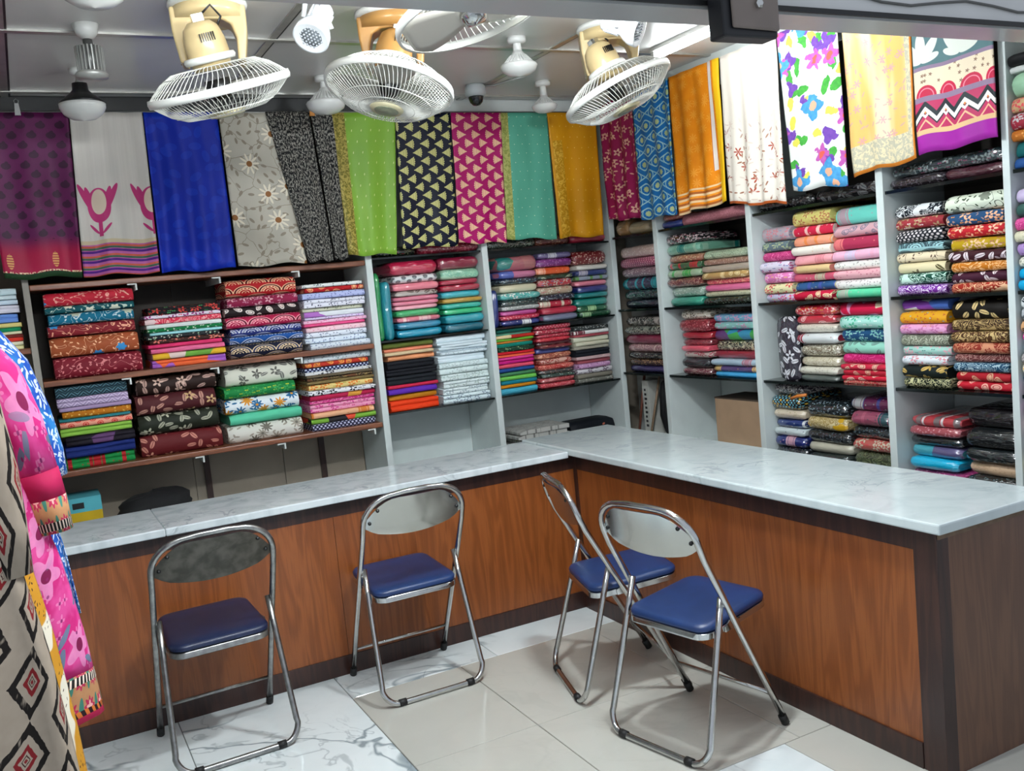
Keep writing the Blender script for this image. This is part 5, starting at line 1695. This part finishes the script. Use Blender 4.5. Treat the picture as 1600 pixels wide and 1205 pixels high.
# ------------------------------------------------------------------ folding chairs
M_TUBE = pm('chair_chrome', 'c4c4c2', 0.14, 1.0, var=0.06, vscale=30)
M_TUBE_OLD = pm('dull_chair_chrome', '9a9a98', 0.30, 1.0, var=0.2, vscale=40)
M_VINYL = pm('navy_vinyl', '0e1c3e', 0.42, var=0.10, vscale=14, coat=0.1)
M_VINYL2 = pm('blue_vinyl', '16305e', 0.40, var=0.12, vscale=10, coat=0.1)
M_PLATE = pm('mirror_steel_plate', 'ccd0d0', 0.16, 1.0)
M_PLATE_OLD = pm('tarnished_plate', '54524c', 0.45, 0.75, var=0.35, vscale=22)
M_RUB = pm('black_rubber', '121212', 0.6)
def arc(c, r, a0, a1, n, plane_pts):
    return [plane_pts(c, r, a0 + (a1 - a0) * i / n) for i in range(n + 1)]
def folding_chair(loc, rz, label, vin, plate, tube):
    t = empty('folding_chair', (loc[0], loc[1], 0), rz)
    hw = 0.215
    # frame A: front feet -> back top; y as a function of height along the slope
    yA = lambda z: 0.210 - 0.378 * z / 0.70 if z < 0.70 else -0.168 - 0.052 * (z - 0.70) / 0.155
    side = lambda s: [(s * hw, yA(z), z) for z in (0.03, 0.2, 0.4, 0.55, 0.68, 0.735)]
    top = []
    for k in range(1, 9):
        th = PI / 2 * k / 8
        z = 0.735 + 0.112 * math.sin(th)
        top.append((hw - 0.125 * (1 - math.cos(th)), yA(z), z))
    crown = [(x, yA(0.848) - 0.010, 0.848 + 0.005) for x in (0.05, 0.0, -0.05)]
    path = side(1) + top + crown + [(-x, y, z) for x, y, z in reversed(top)] + list(reversed(side(-1)))
    G().tube(path, 0.0115, 10).build('back_frame', tube, t, True)
    for s in (-1, 1):
        o = G().lathe([(0.0, 0.0), (0.0150, 0.0), (0.0150, 0.037), (0.0, 0.037)], 12, Matrix.Translation((s * hw, yA(0.012), 0.0)) @ Matrix.Rotation(0.49, 4, 'X')).build('foot_cap', M_RUB, t, True)
        zmin = min(v.co.z for v in o.data.vertices)
        for v in o.data.vertices: v.co.z -= zmin
    # frame B: closed rear loop
    hb = 0.198
    yB = lambda z: -0.072 - 0.155 * (0.535 - z) / 0.535
    xb = hb + 0.024
    sideB = [(hb + 0.024 * (0.535 - z) / 0.535, yB(z), z) for z in (0.535, 0.4, 0.25, 0.085)]
    cor = [(xb - 0.062 * (1 - math.cos(PI / 2 * k / 8)), yB(0.085 - 0.0725 * math.sin(PI / 2 * k / 8)) - 0.006 * k / 8, 0.085 - 0.0725 * math.sin(PI / 2 * k / 8)) for k in range(1, 9)]
    path = sideB + cor + [(-x, y, z) for x, y, z in reversed(cor)] + [(-x, y, z) for x, y, z in reversed(sideB)]
    G().tube(path, 0.0115, 10).build('rear_loop', tube, t, True)
    for s in (-1, 1):
        G().tube([(s * (xb - 0.088), yB(0.0125) - 0.006, 0.0145), (s * (xb - 0.058), yB(0.0125) - 0.006, 0.0150)], 0.0143, 10).build('floor_glide', M_RUB, t, True)
        G().tube([(s * (hb + 0.004), yB(0.51), 0.51), (s * (hw + 0.004), yA(0.51), 0.51)], 0.006, 8).build('pivot_bolt', tube, t, True)
    # stretcher between the front legs
    G().tube([(-hw, yA(0.14), 0.14), (hw, yA(0.14), 0.14)], 0.007, 8).build('stretcher', tube, t, True)
    # seat pan and cushion
    def outline(wb, wf, y0, y1, r):
        pts = []
        for cx, cy, a0 in ((wf - r, y1 - r, 0), (-(wf - r), y1 - r, PI / 2), (-(wb - r), y0 + r, PI), (wb - r, y0 + r, 1.5 * PI)):
            for k in range(6):
                a = a0 + PI / 2 * k / 5
                pts.append((cx + r * math.cos(a), cy + r * math.sin(a)))
        return pts
    tilt = lambda y: 0.030 * (y + 0.13) / 0.37
    def slab(name, ols, zs, mt, sm=True):
        V = []; F = []; n = len(ols[0])
        for ol, z in zip(ols, zs):
            V += [(x, y, z + tilt(y)) for x, y in ol]
        for i in range(len(ols) - 1):
            for k in range(n):
                k2 = (k + 1) % n
                F.append((i * n + k, i * n + k2, (i + 1) * n + k2, (i + 1) * n + k))
        F.append(tuple(range(n - 1, -1, -1))); F.append(tuple((len(ols) - 1) * n + k for k in range(n)))
        return asmooth(fixn(mobj(name, V, F, mt, t)), 0.9)
    A = lambda g: outline(0.183 - g, 0.176 - g, -0.145 + g, 0.220 - g, 0.055 - g * 0.5)
    slab('seat_pan', [A(0.004), A(0.0), A(0.0), A(0.004)], [0.396, 0.399, 0.418, 0.421], tube)
    slab('seat_cushion', [A(0.008), A(0.002), A(0.001), A(0.006), A(0.020), A(0.055)], [0.4215, 0.425, 0.435, 0.443, 0.4475, 0.449], vin)
    for s in (-1, 1):
        G().prism([(-0.045, 0.405), (0.02, 0.412), (0.035, 0.432), (-0.02, 0.440), (-0.048, 0.425)], s * 0.1835, s * 0.1885, 'x').build('hinge_plate', tube, t)
    # backrest plate: bent panel hung between the posts
    V = []; F = []
    NU, NV = 16, 8
    for j in range(NV + 1):
        for i in range(NU + 1):
            s = i / NU * 2 - 1
            zt_ = 0.835 - 0.085 * max(0.0, abs(s) - 0.40) ** 2 / 0.36
            zb_ = 0.672 + 0.034 * s * s + 0.015 * max(0, abs(s) - 0.8) / 0.2
            z = zb_ + (zt_ - zb_) * j / NV
            V.append((s * (hw - 0.010), yA(z) - 0.030 * (1 - s * s) + 0.004, z))
    n = len(V)
    V += [(x, y + 0.004, z) for x, y, z in V]
    W1 = NU + 1
    for j in range(NV):
        for i in range(NU):
            k = j * W1 + i
            F.append((k, k + 1, k + 1 + W1, k + W1)); F.append((n + k, n + k + W1, n + k + 1 + W1, n + k + 1))
    for i in range(NU):
        for k in (i, NV * W1 + i): F.append((k, k + n, k + 1 + n, k + 1))
    for j in range(NV):
        for k in (j * W1, j * W1 + NU): F.append((k, k + W1, k + W1 + n, k + n))
    bp = asmooth(fixn(mobj('backrest', V, F, plate, t)), 0.9)
    # pad on the sitter's side
    V2 = []
    for j in range(NV + 1):
        for i in range(NU + 1):
            x, y, z = V[j * W1 + i]
            e = min(1.0, min(i, NU - i) / 2.0, min(j, NV - j) / 1.5)
            V2.append((x * 0.96, y + 0.006 + 0.012 * e, z * 0.96 + 0.04 * 0.755))
    F2 = [(j * W1 + i, j * W1 + i + W1, j * W1 + i + 1 + W1, j * W1 + i + 1) for j in range(NV) for i in range(NU)]
    pad = mobj('back_pad', V2, F2, vin, t, True)
    md = pad.modifiers.new('thickness', 'SOLIDIFY'); md.thickness = 0.004; md.offset = 1
    for s in (-1, 1):
        for z, xs in ((0.792, 0.158), (0.742, 0.188)):
            q = xs / (hw - 0.010)
            y = yA(z) - 0.030 * (1 - q * q) + 0.003
            G().lathe([(0.0, 0.0), (0.0075, 0.0), (0.0065, 0.004), (0.0, 0.005)], 12, Matrix.Translation((s * xs, y, z)) @ Matrix.Rotation(PI / 2, 4, 'X')).build('screw', pm('dark_screw', '2a2a2a', 0.4, 0.6), bp, True)
    tag(t, label, 'chair', 'folding chairs at the counters')
    return t
folding_chair((-1.805, -0.285), 0.03, 'folding chair with dull tarnished backrest near the pink tunic', M_VINYL, M_PLATE_OLD, M_TUBE_OLD)
folding_chair((-1.006, -0.236), 0.0, 'folding chair with mirror steel back facing the grey marble counter', M_VINYL2, M_PLATE, M_TUBE)
folding_chair((-0.331, -0.794), -PI / 2 - 0.26, 'folding chair in the inner corner showing its blue back pad', M_VINYL2, M_PLATE, M_TUBE)
folding_chair((-0.363, -1.333), -PI / 2 + 0.20, 'folding chair with steel back plate facing the white marble counter', M_VINYL2, M_PLATE, M_TUBE)

# ------------------------------------------------------------------ tunics on a rack by the entrance
def g_pink(b):
    u, v = uvxy()
    f, c = vorflow(u, v, 6.5, 5, 0.42, 0.4, 0.35, 0.25); f2, c2 = vorflow(u, v, 22, 4, 0.36, 2.0, 0.3, 0.4)
    l = vorleaf(u, v, 14, 0.46, 0.14, 3.3, 0.45)
    low = inv(ss(v, 0.30, 0.48))
    col = mixc('c82878', 'd84c94', ss(noi(u, v, 11, 3), 0.4, 0.6))
    col = mixc(col, 'e080b0', mx(f2, l) * 0.75)
    col = mixc(col, mixc('e890bc', 'd070a8', noi(u, v, 40)), f); col = mixc(col, '7a1848', c)
    col = mixc(col, '6a7890', l * low); col = mixc(col, '8a2868', c2 * low)
    fin(b, col, 0.7)
def g_band(b):
    u, v = uvxy()
    p, q, i, j = brick(u, v, 0.07, 0.072)
    col = mixc('b88860', 'a87850', noi(u, v, 60))
    col = mixc(col, 'b02850', petals(p, q, 8, 0.36, 0.2)); col = mixc(col, 'e0a8a0', petals(p, q, 4, 0.2, 0.3))
    col = mixc(col, '3c7868', ell(ab(p) - 0.5, q, 0, 0, 0.12, 0.4))
    k = fr(u / 0.016)
    col = mixc(col, mixc('181414', 'e8d8c8', k < 0.4), rng(v, 0.098, 0.120))
    col = mixc(col, 'c02050', v < 0.016)
    col = mixc(col, mixc('281418', 'd07030', fr(u / 0.03 + v * 20) < 0.5), rng(v, 0.016, 0.032))
    fin(b, col, 0.7)
def g_cuff(b):
    u, v = uvxy(); fin(b, mixc('a81848', 'b82458', noi(u, v, 20)), 0.7)
def g_blue(b):
    u, v = uvxy()
    l = mx(vorleaf(u, v, 36, 0.44, 0.13, 0.2, 0.1), vorleaf(u, v, 44, 0.40, 0.12, 6.2, 0.2))
    f, c = vorflow(u, v, 20, 5, 0.30, 1.0, 0.6, 0.4)
    col = mixc(mixc('1848a0', '2878b8', ss(noi(u, v, 9), 0.4, 0.6)), 'c8d4e4', mx(l, f))
    fin(b, col, 0.7)
def g_ikat(b):
    u, v = uvxy()
    w = noi(u * 110, v * 25, 1.0, 1.0) * 0.016
    uu = fr(u / 0.115) - 0.5; vv = fr(v / 0.165 + 0.5 * M_('FLOORED_MODULO', flo(u / 0.115), 2.0)) - 0.5
    d = ab(uu) + ab(vv) + w * 4.0
    col = mixc('a89a8a', '948676', noi(u, v, 30))
    k = ss(noi(u * 70, v * 20, 1.0), 0.25, 0.4)
    col = mixc(col, '181310', rng(d, 0.37, 0.52) * k)
    col = mixc(col, '7a1c20', rng(d, 0.15, 0.24) + (d < 0.065)); col = mixc(col, '3a1814', rng(d, 0.09, 0.11) + (d < 0.025))
    fin(b, col, 0.8)
def g_mustard(b):
    u, v = uvxy()
    blob = ss(noi(u, v, 9, 1), 0.54, 0.57)
    f = vorleaf(u, v, 70, 0.35, 0.15, 0.0, 0.5) * ss(noi(u, v, 10, 1, 0, 5.0), 0.5, 0.55)
    col = mixc(mixc('c08420', 'cc9430', noi(u, v, 20)), 'e4dcc8', blob); col = mixc(col, '4a3420', f)
    fin(b, col, 0.7)
def gmat(name, fn):
    mt, b = newmat(name); fn(b); return mt
M_HANG = pm('wooden_hanger', '9a7450', 0.5, var=0.1, vscale=20)
def tunic(cx, y, zs, zh, label, mt, hemw=0.36, sleeve=None, cuff=None, band=None, slitz=None, seed=0, sw=0.20, chest=0.235, waistw=0.23, depth=0.055):
    """kurta on a hanger facing the street: body loft + sleeves; zs shoulder height, zh hem height"""
    t = empty('tunic', (cx, y, 0))
    NA = 44
    rows = []
    H_ = zs - zh
    prof = [(0.0, 0.07, 0.022), (0.02, 0.11, 0.030), (0.05, 0.165, 0.036), (0.09, sw, depth), (0.18, chest, depth * 1.15), (0.30, chest * 0.99, depth * 1.1), (0.45, waistw, depth),
            (0.60, waistw + (hemw - waistw) * 0.45, depth * 1.05), (0.80, waistw + (hemw - waistw) * 0.8, depth * 1.1), (1.0, hemw, depth * 1.15)]
    def at(f):
        for (a, w0, d0), (b_, w1, d1) in zip(prof[:-1], prof[1:]):
            if a <= f <= b_:
                k = (f - a) / (b_ - a) if b_ > a else 0
                return w0 + (w1 - w0) * k, d0 + (d1 - d0) * k
        return prof[-1][1:]
    def ring(f, grow=0.0):
        w, d = at(f)
        out = []
        for k in range(NA):
            a = 2 * PI * k / NA
            ca, sa = math.cos(a), math.sin(a)
            x = (w + grow) * math.copysign(abs(ca) ** 0.75, ca)
            fold = 0.016 * max(0.0, f - 0.15) * (math.sin(a * 7 + seed) + 0.6 * math.sin(a * 12 + seed * 2 + f * 2))
            yy = (d + grow) * math.copysign(abs(sa) ** 0.9, sa) + fold * (1 if sa >= 0 else 1)
            out.append((x, yy, zs - H_ * f))
        return out
    def loft(name, fs, m_, par, grow=0.0, v0=0.0):
        V = []; UV = []; F = []
        for f in fs:
            r = ring(f, grow); w, d = at(f)
            for k in range(NA + 1):
                x, yy, z = r[k % NA]
                V.append((x, yy, z)); UV.append(((k / NA) * 4 * max(w, 0.2) + seed * 0.37, (z - zh) - v0))
        n = NA + 1
        for i in range(len(fs) - 1):
            for k in range(NA):
                F.append((i * n + k, (i + 1) * n + k, (i + 1) * n + k + 1, i * n + k + 1))
        o = mobj(name, V, F, m_, par, True, UV)
        md = o.modifiers.new('thickness', 'SOLIDIFY'); md.thickness = 0.003; md.offset = 0
        return o
    fe = 1.0
    if band: fe = 1.0 - band[1] / H_
    loft('body', [fe * i / 26 for i in range(27)], mt, t)
    if band: loft('hem_band', [fe + (1 - fe) * i / 5 for i in range(6)], band[0], t, 0.0015)
    if sleeve:
        for s in (-1, 1):
            pts = [Vector((s * p[0], p[1], p[2])) for p in sleeve[0]]
            rad = sleeve[1]
            def sl(name, idx, m_, par, grow=0.0):
                V = []; UV = []; F = []
                n = 20
                for i in idx:
                    a = pts[max(0, i - 1)]; b_ = pts[min(len(pts) - 1, i + 1)]
                    tn = (b_ - a).normalized(); sd = Vector((0, 1, 0)); nx = sd.cross(tn).normalized()
                    for k in range(n + 1):
                        th = 2 * PI * k / n
                        fold = 1 + 0.10 * math.sin(3 * th + i + seed)
                        V.append(pts[i] + nx * math.cos(th) * (rad[i][0] + grow) + sd * math.sin(th) * (rad[i][1] + grow) * fold)
                        UV.append((k / n * 0.5 + 2 + seed, (len(pts) - i) * 0.09))
                n1 = n + 1
                for i in range(len(idx) - 1):
                    for k in range(n): F.append((i * n1 + k, (i + 1) * n1 + k, (i + 1) * n1 + k + 1, i * n1 + k + 1))
                o = mobj(name, V, F, m_, par, True, UV)
                md = o.modifiers.new('thickness', 'SOLIDIFY'); md.thickness = 0.003; md.offset = 0
                return o
            L = len(pts)
            e = sl('sleeve', list(range(L - 2 if cuff else L)), mt, t)
            if cuff:
                sl('cuff', [L - 3, L - 2], cuff[0], e, 0.002); sl('cuff_band', [L - 2, L - 1], cuff[1], e, 0.003)
    tag(t, label, 'tunic', 'tunics on the entrance rack')
    # its hanger
    h = empty('clothes_hanger', (cx, y, 0))
    G().tube([(-0.20, 0, zs - 0.075), (-0.10, 0, zs - 0.015), (-0.02, 0, zs + 0.012), (0.02, 0, zs + 0.012), (0.10, 0, zs - 0.015), (0.20, 0, zs - 0.075)], [0.009, 0.012, 0.012, 0.012, 0.012, 0.009], 8).build('hanger_arm', M_HANG, h, True)
    G().tube([(0, 0, zs + 0.012), (0, 0, RAILZ - 0.032), (0.012, 0, RAILZ - 0.018), (0.0185, 0, RAILZ), (0.012, 0, RAILZ + 0.014), (0, 0, RAILZ + 0.0185), (-0.014, 0, RAILZ + 0.012)], 0.003, 6).build('hook', M_CHROME, h, True)
    tag(h, 'wooden hanger inside the ' + label.split(' with')[0], 'hanger', 'hangers on the entrance rack')
    return t
MG = dict(pink=gmat('pink_floral_cotton', g_pink), band=gmat('patchwork_border', g_band), cuff=gmat('crimson_cuff', g_cuff), blue=gmat('blue_leaf_cotton', g_blue),
          ikat=gmat('ikat_weave', g_ikat), must=gmat('mustard_print', g_mustard))
for nm, a in TUNICS:
    slv = None
    if a[2]:
        nS = len(a[2])
        slv = ([(x, 0.0, z) for x, z in a[2]], [(0.062 - 0.024 * k / (nS - 1), 0.040 - 0.008 * k / (nS - 1)) for k in range(nS)])
    tunic(*a[0], label=a[1], mt=MG[nm], sleeve=slv, cuff=(MG['cuff'], MG['band']) if nm == 'pink' else None, band=(MG['band'], 0.125) if nm == 'pink' else None, **a[3])
t = empty('garment_rack', (RACKX, -1.3, 0))
G().tube([(0, -0.75, RAILZ), (0, 0.72, RAILZ)], 0.013, 10).build('rail', M_CHROME, t, True)
for s in (-0.74, 0.71):
    G().tube([(0, s, 0.02), (0, s, RAILZ)], 0.014, 10).build('post', M_CHROME, t, True)
    G().tube([(-0.24, s, 0.015), (0.24, s, 0.015)], 0.015, 10).build('foot', M_CHROME, t, True)
tag(t, 'chrome garment rack holding the tunics beside the entrance', 'rack')

# ------------------------------------------------------------------ odds and ends behind the counters
def rbox(name, x0, x1, y0, y1, z0, z1, mt, label, cat, bev=0.003):
    o = G().box(-(x1 - x0) / 2, (x1 - x0) / 2, -(y1 - y0) / 2, (y1 - y0) / 2, 0, z1 - z0).build(name, mt)
    o.location = ((x0 + x1) / 2, (y0 + y1) / 2, z0); bevel(o, bev, 2)
    return tag(o, label, cat)
o = rbox('carton', -2.235, -2.075, 0.85, 1.05, 0.6605, 0.832, pm('yellow_card', 'c8a818', 0.5, var=0.06), 'yellow and cyan carton behind the grey marble counter', 'box')
G().box(-0.0805, 0.0805, -0.1005, 0.1005, 0.105, 0.1722).build('cyan_wrap', pm('cyan_card', '58b4c0', 0.45, var=0.05), o)
G().box(-0.045, 0.005, -0.1015, -0.1006, 0.122, 0.150).build('printed_mark', pm('black_print', '16181a', 0.5), o)
# black cloth bundle
V = []; F = []
n, m_ = 28, 14
for j in range(m_ + 1):
    ph = PI * j / m_
    for i in range(n):
        th = 2 * PI * i / n
        r = math.sin(ph) ** 0.5
        k = 1 + 0.16 * noise.noise((math.cos(th) * 1.8, math.sin(th) * 1.8, ph * 2))
        V.append((0.175 * r * math.cos(th) * k, 0.12 * r * math.sin(th) * k, max(0.0, 0.055 - 0.068 * math.cos(ph) * k + 0.012 * math.cos(th))))
for j in range(m_):
    for i in range(n):
        F.append((j * n + i, j * n + (i + 1) % n, (j + 1) * n + (i + 1) % n, (j + 1) * n + i))
o = fixn(mobj('cloth_bundle', V, F, pm('black_cotton', '0d0d10', 0.85, var=0.2), None, True, None, (-1.835, 0.98, 0.6605)))
tag(o, 'crumpled black cloth bundle behind the grey marble counter', 'bundle')
# newspapers
M_NEWS, b = newmat('newsprint')
x, y, z = objxyz()
T.links.new(mixc('b8b8b2', '70706c', ss(noi(x * 40, y * 220, 1.0), 0.5, 0.6) * ss(noi(x, y, 18), 0.42, 0.5)), b.inputs['Base Color']); b.inputs['Roughness'].default_value = 0.8
for k in range(5):
    w, d, h = 0.33, 0.25, 0.026
    Vn = []; Fn = []
    for i in range(13):
        s = i / 12
        for jy in (0, 1):
            for zz in (0, 1):
                Vn.append(((s - 0.5) * w, jy * d, zz * h * 0.94 * (0.55 + 0.45 * min(1, s * 7)) + 0.0))
    for i in range(12):
        a = i * 4
        Fn += [(a, a + 4, a + 6, a + 2), (a + 1, a + 3, a + 7, a + 5), (a, a + 1, a + 5, a + 4), (a + 2, a + 6, a + 7, a + 3)]
    Fn += [(0, 2, 3, 1), (48, 49, 51, 50)]
    o = fixn(mobj('newspaper', Vn, Fn, M_NEWS, None, False, None, (0.315 + 0.012 * (k % 3), 0.845 + 0.006 * (k % 2), 0.6555 + k * h)))
    o.rotation_euler = (0, 0, 0.02 * (k % 2))
    tag(o, 'folded newspaper, %s in the pile behind the counter corner' % ('topmost fifth fourth third second'.split()[::-1] + [0])[k] if False else ('folded newspaper, %s in the pile behind the counter corner' % ['lowest', 'second up', 'third up', 'fourth up', 'topmost'][k]), 'newspaper', 'pile of newspapers')
# black bolt with a coral embroidered motif beside the newspapers
o = cloth_item('bolt', 0.32, 0.115, 0.17, ['plain', '12161c', 'ffffff', 'ffffff'], (0.69, 0.87, 0.6555), 0.04, 'black cloth bolt with coral motif beside the newspapers', 'bolts by the corner')
G().lathe([(0.0, 0), (0.009, 0), (0.009, 0.002), (0, 0.002)], 12, Matrix.Translation((0.06, -0.001, 0.085)) @ Matrix.Rotation(PI / 2 + 0.6, 4, 'X')).build('embroidered_motif', pm('coral_thread', 'c86850', 0.7), o)
# things standing in the corner compartment
o = rbox('carton', 0.95, 1.10, 0.66, 0.725, 0.6555, 0.985, pm('white_card', 'b4b4ac', 0.6, var=0.05), 'tall white carton standing in the corner compartment', 'box')
g = G()
for k in range(9): g.box(-0.0762, -0.0755, -0.012 + 0.004 * (k % 3), 0.012, 0.05 + k * 0.027, 0.064 + k * 0.027)
g.build('printed_lines', pm('black_print', '16181a', 0.5), o)
def stick(p0, p1, r, mt, nm, label, cat):
    l = Vector(p0)
    o = G().tube([(0, 0, 0), Vector(p1) - l], r, 8).build(nm, mt, None, True); o.location = l
    return tag(o, label, cat)
stick((0.94, 0.775, 0.664), (1.0, 0.755, 1.02), 0.008, pm('red_brown_stick', '6a3828', 0.5), 'wooden_stick', 'red-brown stick leaning beside the tall white carton', 'stick')
stick((0.93, 0.640, 0.664), (1.0, 0.605, 1.015), 0.007, pm('pale_stick', '8a7058', 0.5), 'wooden_stick', 'pale stick leaning before the black umbrella', 'stick')
u_ = empty('umbrella', (1.0, 0.56, 0.6555))
V = []; F = []
for j, (z, r) in enumerate(((0.0, 0.004), (0.03, 0.016), (0.12, 0.034), (0.24, 0.030), (0.31, 0.020), (0.33, 0.010))):
    for k in range(24):
        th = 2 * PI * k / 24; rr = r * (1 + 0.25 * math.cos(8 * th))
        V.append((rr * math.cos(th), rr * math.sin(th), z))
for j in range(5):
    for k in range(24): F.append((j * 24 + k, j * 24 + (k + 1) % 24, (j + 1) * 24 + (k + 1) % 24, (j + 1) * 24 + k))
F.append(tuple(range(23, -1, -1)))
mobj('canopy', V, F, pm('black_nylon', '0b0b0e', 0.6), u_, True)
G().tube([(0, 0, 0.30), (0, 0, 0.365)], 0.007, 8).build('handle', M_BLACKP, u_, True)
tag(u_, 'folded black umbrella standing in the corner compartment', 'umbrella')
o = rbox('cardboard_box', 0.985, 1.20, -0.36, 0.10, 0.6555, 0.915, pm('plain_cardboard', 'b09274', 0.7, var=0.06), 'plain brown cardboard box on the bottom shelf under the orange drape', 'box')
G().box(-0.1085, 0.1085, -0.231, 0.231, 0.252, 0.2602).build('lid_edge', pm('dark_card_edge', '4a3c30', 0.7), o)
# coloured curl of ribbon between the bottom packs
tag(G().tube([(0.868, -0.60, 0.962), (0.866, -0.65, 0.978), (0.868, -0.70, 0.985)], 0.008, 6).build('ribbon', pm('orange_ribbon', 'd07830', 0.5), None, True), 'orange ribbon end on the multicolour-dotted pack', 'ribbon')
